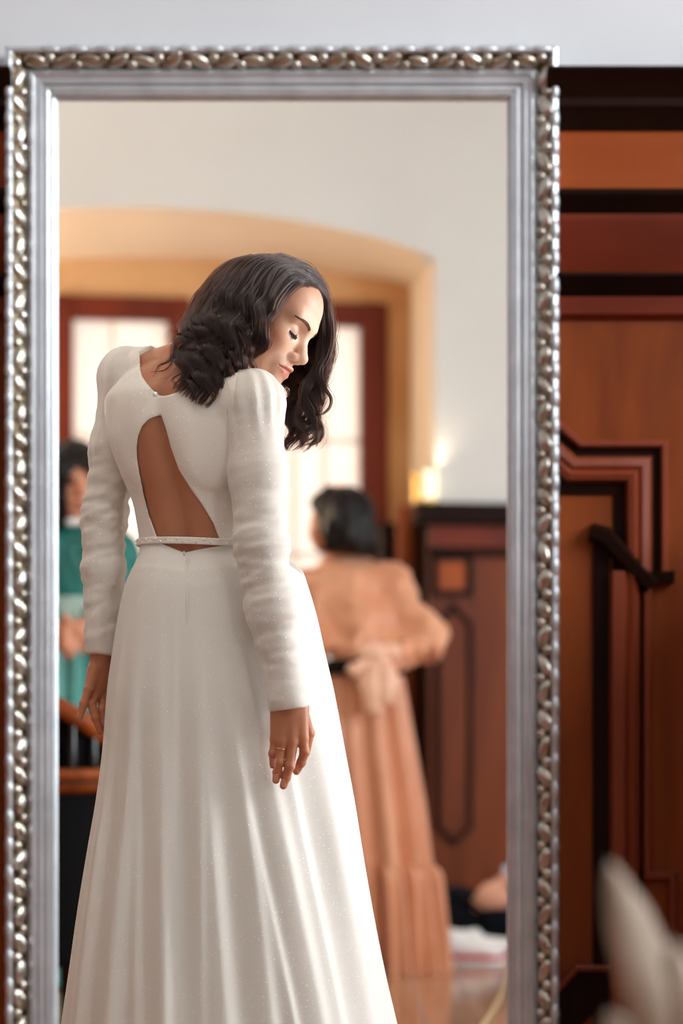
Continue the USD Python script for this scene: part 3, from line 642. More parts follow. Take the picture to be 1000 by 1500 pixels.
def hand_sd(p, h):
    d = None
    for a, b, ra, rb in h['palm']:
        e = rc(p, P(*a), P(*b), ra, rb); d = e if d is None else smin(d, e, .010)
    fd = None
    for pts, rr in zip(h['fingers'], h['rad']):
        e = chain(p, [P(*q) for q in pts], rr, .003); fd = e if fd is None else np.minimum(fd, e)
        for q, r in zip(pts[1:-1], rr[1:-1]): fd = smin(fd, np.linalg.norm(p - P(*q).astype(np.float32), axis=1) - r * 1.06, .002)
    return smin(d, fd, .005)
HIPL, HIPR = P(270, 950, .05), P(365, 950, -.05)
def torso_sd(p):
    d = trunk(p)
    u, v, a, b, o = trunk.local(p)
    z = p[:, 2]; zw, zt = P(0, 815)[2], P(0, 590)[2]
    t = np.clip((z - zw) / (zt - zw), 0, 1); on = np.clip((z - zw + .05) / .05, 0, 1) * np.clip((zt + .06 - z) / .06, 0, 1)
    back = (v < 0)
    d = d + np.where(back, on * (.0075 * np.exp(-(u / .016) ** 2) - .0045 * np.exp(-((np.abs(u) - .046) / .026) ** 2)), 0)     # spine furrow between the long back muscles
    sc = P(213, 640, -.035), P(318, 650, -.108)
    for c in sc: d = smin(d, ell(p, c, (.040, .016, .062)), .03)
    d = smin(d, rc(p, P(262, 545, .02), LS + [0.01, 0, .012], .050, .036), .03)
    d = smin(d, rc(p, P(300, 548, .0), RS + [-0.01, 0, .012], .050, .036), .03)
    d = smin(d, rc(p, neck_a, neck_b, .056, .050), .035)
    return d
def body_sd(p):
    d = torso_sd(p)
    d = smin(d, arm_sd(p, 0) + .003, .02); d = smin(d, arm_sd(p, 1) + .003, .02)
    d = smin(d, head_sd(p), .012)
    return d
def legs_sd(p):
    d = trunk(p)
    for s, hp in ((-1, HIPL), (1, HIPR)):
        kn = np.array([hp[0] + .0 * s, hp[1] + .02, .50]); an = np.array([hp[0] - .01 * s, hp[1] - .01, .09])
        d = smin(d, chain(p, [hp, kn, an], [.075, .055, .038], .03), .02)
        d = smin(d, rc(p, an + [0, 0, -.045], an + [.035, .17, -.062], .034, .026), .02)
    return d
V1, F1 = surface(lambda p: smin(body_sd(p), np.minimum(hand_sd(p, R4), hand_sd(p, L4)), .004), [-.50, 3.99, .83], [.06, 4.50, 1.78], .0048)
def clip_faces(V, F, keep):
    k = keep(V[F].mean(1)); F = F[k]; u, inv = np.unique(F, return_inverse=True); return V[u], inv.reshape(-1, 3)
hb = np.array([H(*q) for q in [(.12, 0, 0), (-.12, 0, 0), (0, .12, 0), (0, -.115, 0), (0, 0, .09), (0, 0, -.09)]])
hl, hh = hb.min(0) - .01, hb.max(0) + .015
V2, F2 = surface(body_sd, hl, hh, .0017)
rl = np.array([P(390, 1165, -.225), P(465, 1030, -.125)]); ll = np.array([P(105, 1085, -.01), P(180, 950, .09)])
V3, F3 = surface(lambda p: smin(arm_sd(p, 1) + .003, hand_sd(p, R4), .006), rl.min(0), rl.max(0), .0016)
V4, F4 = surface(lambda p: smin(arm_sd(p, 0) + .003, hand_sd(p, L4), .006), ll.min(0), ll.max(0), .0016)
inbox = lambda c, lo, hi: ((c > lo + .003) & (c < hi - .003)).all(1)
V1, F1 = clip_faces(V1, F1, lambda c: ~(inbox(c, hl, hh) | inbox(c, rl.min(0), rl.max(0)) | inbox(c, ll.min(0), ll.max(0))))
V5, F5 = surface(legs_sd, [-.50, 4.0, -.02], [.08, 4.66, .86], .012)
def join(*vf):
    V, F, n = [], [], 0
    for v, f in vf: V.append(v); F.append(f + n); n += len(v)
    return np.vstack(V), np.vstack(F)
BV, BF = join((V1, F1), (V2, F2), (V3, F3), (V4, F4), (V5, F5))
tint = np.tile(SKIN, (len(BV), 1))
q = (BV - HC) @ HR.T; m = np.c_[q[:, 0], q[:, 1], np.abs(q[:, 2])]
def blend(w, rgb): 
    global tint
    tint = tint * (1 - w[:, None]) + np.array(lin(*rgb)) * w[:, None]
g = lambda c, r: np.exp(-(((m - c) / r) ** 2).sum(1))
face = (np.abs(q) < .13).all(1)
blend(face * .85 * g((.08, -.01, 0), (.065, .085, .06)), (242, 204, 178))  # paler face: make-up, and the light on it put into the colour
blend(face * .45 * g((.045, -.030, .052), (.028, .020, .03)), (206, 112, 84))
blend(face * .30 * g((.085, -.001, .030), (.02, .010, .018)), (176, 112, 84))
lipw = np.clip((.0052 - np.abs(m[:, 1] + .0695 + .0010) * .55 - np.maximum(m[:, 2] - .016, 0) * .35) / .0022, 0, 1) * (m[:, 0] > .078) * (m[:, 2] < .0265) * (np.abs(m[:, 1] + .0702) < .0105)
blend(face * lipw * .8, (186, 96, 84))
nails = [(401, 1117), (404, 1139), (415, 1147), (434, 1126)]
pxs = to_px(BV)
for a, b in nails:
    blend(((np.abs(pxs - [a, b]) < [3.6, 5.5]).all(1) & (BV[:, 1] < BD - .15)) * .6, (228, 168, 150))
bride = thing('bride', 'woman in long white sparkling open-back gown, dark wavy hair, looking down over her shoulder', 'person')
obj('body', (BV, BF), 'skin', bride, smooth=True, tint=tint)
body = stage.GetPrimAtPath('/World/bride/body')
# brows, lashes
def onto(pts, lift):
    """Head-space points moved onto the skin, lift above it."""
    p = np.atleast_2d(np.array(pts, float))
    for _ in range(5):
        w_ = (HC + p @ HR).astype(np.float32); dd = head_sd(w_); gg = grad(head_sd, w_)
        p = (w_ - gg * (dd[:, None] - lift) - HC) @ HR.T.astype(float)
    return p
def strokes(c0, c1, c2, n, length, r, lean, seed, side, lift=.0003, follow=False):
    rg = np.random.default_rng(seed); tt = np.linspace(0, 1, n)[:, None]
    b = onto((1 - tt) ** 2 * np.array(c0) + 2 * tt * (1 - tt) * np.array(c1) + tt * tt * np.array(c2), lift)
    dr = np.array([lean(t) for t in tt[:, 0]]) + rg.normal(0, .12, (n, 3)); dr /= np.linalg.norm(dr, axis=1, keepdims=True)
    ln = (np.array([length(t) for t in tt[:, 0]]) * rg.uniform(.8, 1.15, n))[:, None]
    m_, e_ = b + dr * ln * .5, b + dr * ln
    if follow: m_, e_ = onto(m_, lift + .0004), onto(e_, lift + .0004)
    return cat_([tube([H(x[0], x[1], x[2] * side) for x in tr], [r, r * .8, r * .25], 4) for tr in zip(b, m_, e_)])
for side in (-1, 1):
    rg = np.random.default_rng(8)
    br = []
    for row in range(3):
        dv = .0016 * (row - 1)
        br.append(strokes((.0935, .0105 + dv, .012), (.0925, .0215 + dv, .028), (.0755, .0160 + dv * .3, .050), 46, lambda t: .0052 * (1 - .4 * t), .00036, lambda t: (-.25 - .6 * t, .45 - .5 * t, .75), 20 + row, side, .0003, True))
    obj('eyebrow', br and cat_(br), 'lash', body)
    ls = strokes((.0765, -.0105, .0455), (.0895, -.0150, .034), (.0815, -.0095, .0185), 60, lambda t: .0085 * (.75 + .5 * math.sin(math.pi * t) - .35 * t), .00048, lambda t: (.75, -.72, .35 - .5 * t), 31, side)
    line = tube([H(*(x * [1, 1, side])) for x in onto(spline([(.0760, -.0105, .0460), (.0825, -.0120, .0395), (.0858, -.0118, .031), (.0845, -.0100, .0230), (.0810, -.0085, .0190)], 16), .0004)], np.linspace(.0018, .0009, 16), 5)
    obj('eyelashes', cat_([ls, line]), 'lash', body)
# ring on the ring finger
rp, rq = P(*R4['fingers'][1][0]), P(*R4['fingers'][1][1]); c = rp * .62 + rq * .38; axr = (rq - rp) / np.linalg.norm(rq - rp)
ring = trimesh.creation.torus(.0095, .0010, major_sections=36, minor_sections=8); T = trimesh.geometry.align_vectors([0, 0, 1], axr); T[:3, 3] = c; ring.apply_transform(T)
stone = ball(c + np.array([.004, -.0092, 0]), (.0016, .0016, .0016), None, 1)
obj('ring', cat_([ring, stone]), 'gold', bride, label='thin gold ring on the ring finger')

# --- the gown: bodice
NECK = smooth_poly([(200, 470), (205, 520), (207, 548), (220, 567), (236, 580), (262, 574), (300, 562), (345, 545), (362, 500), (362, 440), (240, 440)], 4)
OPEN = [(236, 608), (229, 610), (218, 614), (208, 624), (202, 640), (200, 656), (201, 672), (204, 692), (210, 722), (218, 754), (226, 776), (231, 790), (240, 830), (330, 830), (324, 806), (321, 790), (312, 766), (297, 741), (278, 714), (262, 688), (250, 655), (243, 628)]
ztop = P(0, 796)[2]
def belt_z(p): return P(0, 801)[2] - .060 * (p[:, 0] - P(303, 800)[0])
def bodice_sd(p):
    d = torso_sd(p)
    d = smin(d, ell(p, LS + [.004, 0, .004], (.040, .045, .042)), .02); d = smin(d, ell(p, RS + [-.006, 0, .004], (.040, .045, .042)), .02)
    n = (meshkit.noise(p * np.float32(22) * np.array([1, 1, .45], np.float32), 5) - .5).astype(np.float32)
    d = d - .0065 - n * .003
    px = to_px(p.astype(float)); near = p[:, 1] < BD + .035
    cut = np.where(near, np.minimum(poly_sd(NECK, px), poly_sd(OPEN, px)) / 829.0, .05).astype(np.float32)
    cut = np.minimum(cut, np.where(p[:, 2] > P(0, 530)[2], np.linalg.norm(p[:, :2] - neck_a[:2].astype(np.float32), axis=1) - .075, .05))
    d = np.maximum(d, -cut)
    return np.maximum(d, belt_z(p) - p[:, 2])
bod = surface(bodice_sd, [-.44, 4.00, P(0, 830)[2]], [-.02, 4.50, P(0, 488)[2]], .0028, margin=2.2, project=False)
bodice = obj('bodice', taubin(bod), 'gown', bride, smooth=40)
def sleeve_sd(p, w):
    S_, E_, W_ = ((LS, LE, LW), (RS, RE, RW))[w]
    d = arm_sd(p, w)
    ax = (W_ - S_) / np.linalg.norm(W_ - S_); t = (p - S_.astype(np.float32)) @ ax.astype(np.float32); L_ = np.linalg.norm(W_ - S_)
    s = t / L_
    d = smin(d, ell(p, S_ + [(.004 if w else -.004), 0, .004], (.043, .047, .047)), .025)
    th = np.arctan2(p[:, 0] - (S_[0] + ax[0] * t), p[:, 1] - (S_[1] + ax[1] * t))
    far_ = np.clip(np.hypot(p[:, 0] - (S_[0] + ax[0] * t), p[:, 1] - (S_[1] + ax[1] * t)) / .03, 0, 1); q = np.c_[np.cos(th) * 1.3 * far_, np.sin(th) * 1.3 * far_, t * 58 + .8 * far_ * np.sin(th * 1.0 + w)]
    n = meshkit.noise(q, 11 + w) - .5; n2 = meshkit.noise(q * [1.6, 1.6, 1.9], 17 + w) - .5
    bend = np.exp(-((s - (.50 if not w else .52)) / .16) ** 2) + .55 * np.exp(-((s - .80) / .14) ** 2) + .25
    rad = np.hypot(p[:, 0] - (S_[0] + ax[0] * t), p[:, 1] - (S_[1] + ax[1] * t)); far = np.clip((rad - .008) / .025, 0, 1)
    gather = far * np.clip(1 - np.abs(s) / .16, 0, 1) * .002 * np.sin(th * 13)
    d = d - .0074 - (n * .0060 + n2 * .0035) * bend - .003 * np.clip(1 - np.abs(s - .95) / .1, 0, 1) - gather
    cuff = t - (L_ + (.004 if w else .003))
    if w: cuff = (p - (W_ + [0, 0, -.004]).astype(np.float32)) @ np.array([.12, 0, -.99], np.float32)
    return np.maximum(d, cuff).astype(np.float32)
for w in (0, 1):
    S_, E_, W_ = ((LS, LE, LW), (RS, RE, RW))[w]
    pts = np.array([S_, E_, W_]); lo, hi = pts.min(0) - [.09, .09, .02], pts.max(0) + [.08, .09, .095]
    obj('sleeve', taubin(surface(lambda p: sleeve_sd(p, w), lo, hi, .0032, margin=2.2, project=False), 4), 'gown_sheer', bodice, smooth=50)
# --- skirt: a loft with hanging folds
prof_px = [(797, 205, 400), (812, 199, 425), (830, 194, 441), (860, 182, 452), (900, 173, 464), (960, 163, 478), (1010, 156, 490), (1100, 149, 507), (1170, 140, 520), (1250, 126, 533), (1330, 112, 547), (1430, 97, 567), (1500, 87, 583), (1600, 72, 604), (1688, 60, 625)]
pp = PchipInterpolator([a for a, _, _ in prof_px], [(b, c) for _, b, c in prof_px], axis=0)
ridges = [((192, 840), (127, 1500), .060, 1.0), ((215, 840), (177, 1500), .055, .9), ((236, 838), (260, 1500), .060, 1.1), ((262, 836), (262, 1500), .03, .5), ((286, 836), (341, 1500), .065, 1.2), ((318, 840), (404, 1500), .05, .7),
          ((338, 840), (470, 1500), .070, 1.1), ((372, 860), (500, 1500), .05, .8), ((428, 880), (548, 1500), .06, .8), ((300, 900), (306, 1500), .03, .4), ((205, 1000), (215, 1500), .028, .45), ((330, 1000), (436, 1500), .03, .45)]
nt, nz = 520, 200
TH = np.linspace(0, 2 * np.pi, nt, endpoint=False); PY = 797 + (1688 - 797) * np.linspace(0, 1, nz) ** 1.15
rows = []
ex, ey = math.cos(PHI), math.sin(PHI)
for py in PY:
    l, r = pp(py); cx, hw = (l + r) / 2, (r - l) / 2
    tt = np.clip((py - 800) / 700, 0, 1.2)
    c = P(cx, py, 0.0); a = hw / FPX * BD; bdep = a * (.80 + .05 * tt)
    cs_, sn = np.cos(TH), np.sin(TH)                        # sn > 0: far side, sn < 0: near side
    u = cs_ * hw + cx
    disp = np.zeros(nt)
    for (xa, ya), (xb, yb), wd, am in ridges:
        xr = xa + (xb - xa) * (py - ya) / (yb - ya); ur = np.clip((xr - cx) / hw, -.985, .985); th_r = -math.acos(ur)
        dth = (TH - th_r + np.pi) % (2 * np.pi) - np.pi; wd2 = wd * (.95 - .2 * tt)
        x = dth / (wd2 * 2.0); grow = np.clip((py - ya) / 420, 0, 1) ** .7
        disp += am * grow * np.exp(-np.where(x > 0, (x / .75) ** 2, (x / 1.5) ** 2))
    disp += np.where(sn > 0, .5 * np.sin(TH * 17) * tt, 0)
    soft = meshkit.noise(np.c_[cs_ * 3, sn * 3, np.full(nt, py / 240)], 4) - .5
    off = (.0165 * disp - .008 + .010 * soft) * np.clip(tt * 1.6, .0, 1) * np.minimum(1, np.abs(sn) * 1.2 + .25)
    x = c[0] + (a + off) * cs_; y = c[1] + (bdep + off) * sn
    z = np.full(nt, c[2])
    if py < 900:                                            # the top edge follows the belt and dips to the zip at the back
        k = np.clip(1 - (py - 797) / 70, 0, 1)
        pxu = u; edge = np.where(sn < 0, np.interp(pxu, [205, 232, 275, 324, 345, 400], [796, 799, 816, 807, 806, 812]), 800)
        z = z - (edge - 797) / FPX * BD * k
    rows.append(np.c_[x, y, z])
G = np.array(rows)
# hug the body at the top
d0 = (trunk(G[:14].reshape(-1, 3).astype(np.float32)) - .008).reshape(14, nt)
for i_ in range(14):
    kk = max(0, 1 - i_ / 13.0) ** 1.0
    cxy = P((pp(PY[i_])[0] + pp(PY[i_])[1]) / 2, PY[i_], 0)[:2]; dv = G[i_, :, :2] - cxy; n_ = dv / np.linalg.norm(dv, axis=1, keepdims=True)
    G[i_, :, :2] -= n_ * (d0[i_] * kk)[:, None]
i_, j_ = np.meshgrid(np.arange(nz - 1), np.arange(nt), indexing='ij')
qd = np.stack([i_ * nt + j_, (i_ + 1) * nt + j_, (i_ + 1) * nt + (j_ + 1) % nt, i_ * nt + (j_ + 1) % nt], -1).reshape(-1, 4)
SK = trimesh.Trimesh(G.reshape(-1, 3), np.vstack([qd[:, :3], qd[:, [0, 2, 3]]]), process=False)
skirt = obj('skirt', SK, 'gown_skirt', bride, smooth=True)
# zip seam with its pull, running down from the dip
zt_ = [np.array(SK.vertices[np.argmin(np.linalg.norm(to_px(SK.vertices) - [275 - .004 * (y - 815), y], axis=1) + 500 * (SK.vertices[:, 1] > BD))]) for y in range(818, 925, 6)]
zt_ = np.array(zt_); zz = zt_[:, 2]; zt_[:, 0] = np.polyval(np.polyfit(zz, zt_[:, 0], 1), zz); zt_[:, 1] = np.polyval(np.polyfit(zz, zt_[:, 1], 2), zz)
obj('zip_seam', tube(zt_ + [0, -.0002, 0], .0012, 6), 'gown', skirt)
obj('zip_pull', ball(P(275, 818, 0) * [1, 0, 1] + [0, zt_[0][1] - .003, 0], (.0022, .0018, .0045), None, 1), 'silver', skirt)
# belt round the waist with set crystals
bp = []
for th in np.linspace(0, 2 * np.pi, 160, endpoint=False):
    dirn = np.array([math.cos(th), math.sin(th), 0]); c = P(303, 800, 0); lo_, hi_ = 0.02, .25
    for _ in range(22):
        mid = (lo_ + hi_) / 2; x = c + dirn * mid; x[2] = c[2] - .060 * dirn[0] * mid
        if float(trunk(x[None].astype(np.float32))[0]) < .0100: lo_ = mid
        else: hi_ = mid
    bp.append(x)
bp = np.array(bp); nb = len(bp); out = bp - P(303, 800, 0); out[:, 2] = 0; out /= np.linalg.norm(out, axis=1, keepdims=True)
pr = np.array([(-.0030, -.0060), (.0012, -.0060), (.0022, -.0045), (.0022, .0045), (.0012, .0060), (-.0030, .0060)])
bv = (bp[:, None] + out[:, None] * pr[None, :, :1] + np.array([0, 0, 1.0]) * pr[None, :, 1:]).reshape(-1, 3)
i_, j_ = np.meshgrid(np.arange(nb), np.arange(6), indexing='ij')
qb = np.stack([i_ * 6 + j_, ((i_ + 1) % nb) * 6 + j_, ((i_ + 1) % nb) * 6 + (j_ + 1) % 6, i_ * 6 + (j_ + 1) % 6], -1).reshape(-1, 4)
bm = trimesh.Trimesh(bv, np.vstack([qb[:, :3], qb[:, [0, 2, 3]]]), process=False); bm.fix_normals()
belt = obj('belt', bm, 'gown', bride, smooth=30, label='narrow white belt set with small crystals')
cr = []
for i_ in range(0, nb):
    if out[i_, 1] < .3 and i_ % 3 == 0: cr.append(ball(bp[i_] + out[i_] * .0024 + [0, 0, .0022 * (-1) ** i_], .0019, None, 1))
obj('crystals', cat_(cr), 'crystal', belt, kind='stuff')
obj('clasp_bead', ball(P(235, 592, 0) * [1, 0, 1] + [0, BD - .118, 0], .0045, None, 2), 'crystal', bodice)

# --- hair: a dark mass over the skull and long waved strands
def hairmass_sd(p):
    q = (p - HC.astype(np.float32)) @ HR.T
    d = ell(q, (-.020, .014, 0), (.099, .078, .081))
    keep = -(q @ np.array([.80, -.52, 0], np.float32) - .0385)             # the hairline: nothing over the face
    side = -(q[:, 0] - (.046 + .35 * np.clip(q[:, 1], -.05, .08)))
    return np.maximum(d, -np.minimum(keep, side))
hl2, hh2 = hl - .02, hh + .02
hm = surface(lambda p: np.maximum(hairmass_sd(p), 0.0 - hairmass_sd(p) - .03), hl2, hh2, .005, margin=2.0, project=False)
hair = obj('hair', taubin(hm), 'hair_solid', bride, smooth=True)
rg = np.random.default_rng(12)
guides = []
def lerp(tab, s):
    x = np.linspace(0, 1, len(tab)); return np.array([np.interp(s, x, [t[k] for t in tab]) for k in range(3)])
# near side: from the parting over the near temple and the back of the head to the tips on her back (front ... back)
LAY = [[(463, 424, -.035), (446, 398, -.030), (425, 384, -.020), (400, 378, -.010), (372, 379, .000), (345, 388, .010)],
       [(436, 416, -.070), (412, 396, -.075), (385, 388, -.075), (355, 390, -.065), (330, 398, -.045), (312, 412, -.010)],
       [(406, 446, -.092), (384, 436, -.098), (355, 430, -.100), (325, 428, -.090), (303, 436, -.065), (286, 446, -.020)],
       [(390, 482, -.098), (368, 478, -.108), (340, 476, -.112), (312, 476, -.105), (290, 478, -.085), (272, 478, -.040)],
       [(376, 516, -.095), (354, 520, -.110), (328, 524, -.118), (304, 522, -.118), (284, 518, -.108), (266, 508, -.080)],
       [(360, 545, -.085), (340, 556, -.112), (318, 562, -.126), (298, 560, -.130), (280, 552, -.126), (262, 540, -.110)],
       [(340, 566, -.095), (326, 582, -.122), (308, 596, -.136), (294, 592, -.140), (276, 580, -.136), (256, 570, -.124)]]
def add_lock(ctrl, n, width, wave, wlen, seed, ragged=.25, curl=0.0):
    guides.append((np.array(ctrl, float), n, width, wave, wlen, seed, ragged, curl))
for i_ in range(44):
    s = (i_ + rg.uniform(.2, .8)) / 44
    ct = [P(*(lerp(L_, s) + rg.normal(0, [1.8, 1.8, .003]) * (0.4 if j_ == 0 else 1))) for j_, L_ in enumerate(LAY)]
    add_lock(ct, 130, .0085, .0085, .084, i_, .30)
for i_ in range(16):                                        # a thinner outer layer with bigger waves
    s = rg.uniform(.05, .95)
    ct = [P(*(lerp(L_, np.clip(s + rg.normal(0, .03) * j_ / 3, 0, 1)) + [0, 0, -.008])) for j_, L_ in enumerate(LAY)]
    add_lock(ct, 60, .007, .010, .055, 100 + i_, .2)
# loose wisps on the upper back
add_lock([P(*x) for x in [(300, 450, -.07), (270, 490, -.07), (250, 520, -.085), (238, 536, -.095), (222, 550, -.100)]], 40, .004, .004, .05, 200, .3)
add_lock([P(*x) for x in [(300, 440, -.07), (272, 480, -.06), (256, 500, -.075), (254, 530, -.095), (226, 546, -.105), (219, 549, -.105)]], 26, .003, .003, .05, 201, .3)
add_lock([P(*x) for x in [(310, 430, -.06), (262, 470, -.03), (246, 492, -.03), (238, 500, -.03)]], 8, .006, .003, .04, 202, .4)
# over the crown towards the far side: smooth sweep along the outline of the head, then waves hanging before her face
FAR = [[(463, 424, -.035), (446, 398, -.030), (425, 384, -.020), (400, 378, -.010), (372, 379, .000), (345, 388, .010)],
       [(474, 438, -.010), (466, 414, .005), (448, 396, .015), (420, 384, .030), (390, 384, .045), (350, 398, .050)],
       [(476, 458, .018), (475, 446, .035), (470, 430, .055), (445, 412, .075), (400, 410, .090), (350, 425, .085)],
       [(478, 490, .030), (479, 484, .050), (482, 476, .065), (470, 462, .085), (440, 450, .100), (380, 460, .100)],
       [(474, 522, .035), (475, 520, .050), (474, 516, .065), (460, 508, .080), (440, 505, .095), (400, 515, .100)],
       [(462, 556, .030), (468, 560, .040), (462, 556, .055), (448, 554, .065), (434, 556, .075), (415, 566, .080)],
       [(452, 592, .020), (462, 600, .030), (454, 596, .040), (440, 594, .050), (428, 596, .055), (416, 604, .060)],
       [(460, 622, .012), (464, 630, .020), (450, 632, .030), (436, 634, .035), (424, 636, .040), (418, 640, .045)],
       [(446, 645, .008), (452, 652, .014), (438, 656, .020), (430, 660, .025), (424, 660, .030), (420, 655, .035)]]
for i_ in range(26):
    s = (i_ + rg.uniform(.2, .8)) / 26
    ct = [P(*(lerp(L_, s) + rg.normal(0, [1.8, 2.0, .003]) * (0.4 if j_ == 0 else 1))) for j_, L_ in enumerate(FAR)]
    add_lock(ct, 130, .0085, .0100, .082, 300 + i_, .18)
add_lock([P(*x) for x in [(468, 420, .0), (482, 456, .02), (486, 492, .03), (480, 522, .03), (469, 545, .025), (474, 566, .02), (485, 582, .015), (484, 596, .012), (474, 605, .010), (462, 607, .008)]], 70, .0045, .001, .08, 400, .08)
add_lock([P(*x) for x in [(466, 420, .0), (482, 462, .03), (482, 505, .035), (464, 545, .03), (450, 575, .02), (448, 600, .015), (462, 622, .012), (466, 640, .010), (452, 656, .010), (441, 662, .010)]], 80, .006, .002, .08, 401, .12)
add_lock([P(*x) for x in [(464, 420, .0), (480, 455, .03), (478, 505, .04), (462, 540, .03), (442, 580, .02), (436, 610, .015), (446, 635, .012), (440, 655, .010)]], 80, .006, .003, .07, 402, .12)
pts_all, counts, widths = [], [], []
NS = 34
for ctrl, n, width, wave, wlen, seed, ragged, curl in guides:
    r_ = np.random.default_rng(1000 + seed); g0 = catmull(ctrl, 60)
    seg = np.r_[0, np.cumsum(np.linalg.norm(np.diff(g0, axis=0), axis=1))]; Lg = seg[-1]
    tg = np.gradient(g0, axis=0); tg /= np.linalg.norm(tg, axis=1, keepdims=True)
    nrm = np.cross(tg, [0, 1, 0]); nrm /= np.maximum(np.linalg.norm(nrm, axis=1, keepdims=True), 1e-6); bn = np.cross(tg, nrm)
    ph = (seed % 100) * .13 + r_.normal(0, .3)
    for _ in range(n):
        end = Lg * (1 - ragged * r_.uniform(0, 1) ** 2); sv = np.linspace(0, end, NS); fx_ = sv / Lg
        ctr = np.stack([np.interp(sv, seg, g0[:, k]) for k in range(3)], 1); nn = np.stack([np.interp(sv, seg, nrm[:, k]) for k in range(3)], 1); bb = np.stack([np.interp(sv, seg, bn[:, k]) for k in range(3)], 1)
        a_, b_ = r_.normal(0, .5, 2); spread = width * (.75 + .5 * np.sin(np.pi * np.clip(fx_, 0, 1))) * (1 - .45 * np.clip((fx_ - .6) / .4, 0, 1))
        wv = wave * np.clip((fx_ - .32) / .3, 0, 1); arg = 2 * np.pi * sv / wlen + ph + a_ * .25
        fly = r_.normal(0, .0012, 2) * (r_.uniform() < .12) * 6
        o = nn * (a_ * spread + wv * np.sin(arg) + fly[0] * fx_ ** 2)[:, None] + bb * (b_ * spread * .55 + .6 * wv * np.cos(arg) + fly[1] * fx_ ** 2)[:, None]
        pts_all.append(ctr + o); counts.append(NS); w0 = r_.uniform(.00020, .00034)
        widths.append(w0 * 2 * np.clip(1.15 - fx_ ** 3, .15, 1))
hp = np.vstack(pts_all).astype(np.float32)
hc = UsdGeom.BasisCurves.Define(stage, '/World/bride/hair/strands')
hc.CreatePointsAttr(Vt.Vec3fArray.FromNumpy(hp)); hc.CreateCurveVertexCountsAttr(Vt.IntArray.FromNumpy(np.array(counts, np.int32)))
hc.CreateTypeAttr('linear'); hc.CreateWidthsAttr(Vt.FloatArray.FromNumpy(np.concatenate(widths).astype(np.float32))); hc.SetWidthsInterpolation('vertex')
UsdShade.MaterialBindingAPI.Apply(hc.GetPrim()).Bind(M['hair_strand']); tag(hc.GetPrim(), kind='stuff')
# ---------------------------------------------------------------- the two women by the window
OD = 7.8
def O(px, py, dy=0.0): return at(px, py, OD + dy)
def cloth_noise(p, sc, seed): return (meshkit.noise(p * np.array(sc, np.float32), seed) - .5).astype(np.float32)
PX = OD / FPX
def osec(cx_, py, half, b, dy=0.0):
    q = O(cx_, py, dy); return (q[2], q[0], q[1], half * PX, b)
otrunk = Loft([osec(533, 1000, 58, .11), osec(535, 975, 50, .105, .0), osec(531, 930, 58, .115, .03), osec(520, 890, 66, .125, .06), osec(512, 855, 66, .12, .09), osec(507, 830, 50, .09, .11), osec(503, 812, 22, .05, .12)], 0.15)
def obody(p):
    d = otrunk(p)
    d = smin(d, rc(p, O(500, 800, .12), O(494, 775, .10), .055, .055), .03)
    d = smin(d, chain(p, [O(568, 858, .05), O(632, 936, -.02), O(578, 968, -.12)], [.052, .046, .030], .03), .03)
    d = smin(d, chain(p, [O(452, 858, .08), O(438, 930, .20), O(470, 975, .30)], [.052, .046, .030], .03), .03)
    return d
def ohead(p):
    d = ell(p, O(497, 762, .07), (.085, .095, .115))
    d = smin(d, ell(p, O(474, 778, .05), (.045, .06, .07)), .03)
    d = smin(d, rc(p, O(457, 782, .03), O(461, 776, .03), .012, .012), .012)
    for e in range(2): d = smin(d, ell(p, O(560, 985, -.14), (.03, .02, .04)), .02)
    return d
def ohand(p):
    d = rc(p, O(582, 965, -.115), O(565, 982, -.145), .030, .034)
    for i, (a, b) in enumerate([(556, 992), (552, 985), (550, 977), (551, 969)]): d = smin(d, chain(p, [O(566, 976 + 3 * (1 - i), -.15), O(a, b, -.15), O(a - 6, b + 7, -.14)], [.012, .010, .008]), .006)
    return d
wo = thing('guest', 'woman in an orange satin dress bending forward with her back turned and elbow out', 'person')
ob = surface(lambda p: np.minimum(smin(obody(p) + .012, ohead(p), .03), ohand(p)), [-.22, 7.45, .95], [.36, 8.25, 1.62], .009)
obj('body', ob, 'skin', wo, smooth=True, tint=np.tile(np.array(lin(196, 130, 98)), (len(ob[0]), 1)))
def obod(p):
    d = obody(p); px = to_px(p.astype(float)).astype(np.float32)
    d = smin(d, ell(p, O(566, 862, .05), (.062, .07, .07)), .03); d = smin(d, ell(p, O(622, 925, -.01), (.058, .06, .065)), .03)
    d = smin(d, ell(p, O(470, 935, .0), (.05, .09, .06)), .03)
    d = d - .006 - cloth_noise(p, (26, 26, 7), 3) * .042 - cloth_noise(p, (40, 40, 26), 5) * .016
    d = np.maximum(d, p[:, 2] - O(0, 812, .1)[2] - .25 * np.abs(p[:, 0] - .03))
    d = np.maximum(d, O(0, 985)[2] - p[:, 2])
    return np.maximum(d, -(np.linalg.norm(p - O(570, 975, -.14).astype(np.float32), axis=1) - .050))
obj('bodice', taubin(surface(obod, [-.22, 7.45, .95], [.36, 8.25, 1.42], .008, margin=2, project=False), 6, .004), 'orange_satin', wo, smooth=True)
nt, nz = 260, 90; TH2 = np.linspace(0, 2 * np.pi, nt, endpoint=False)
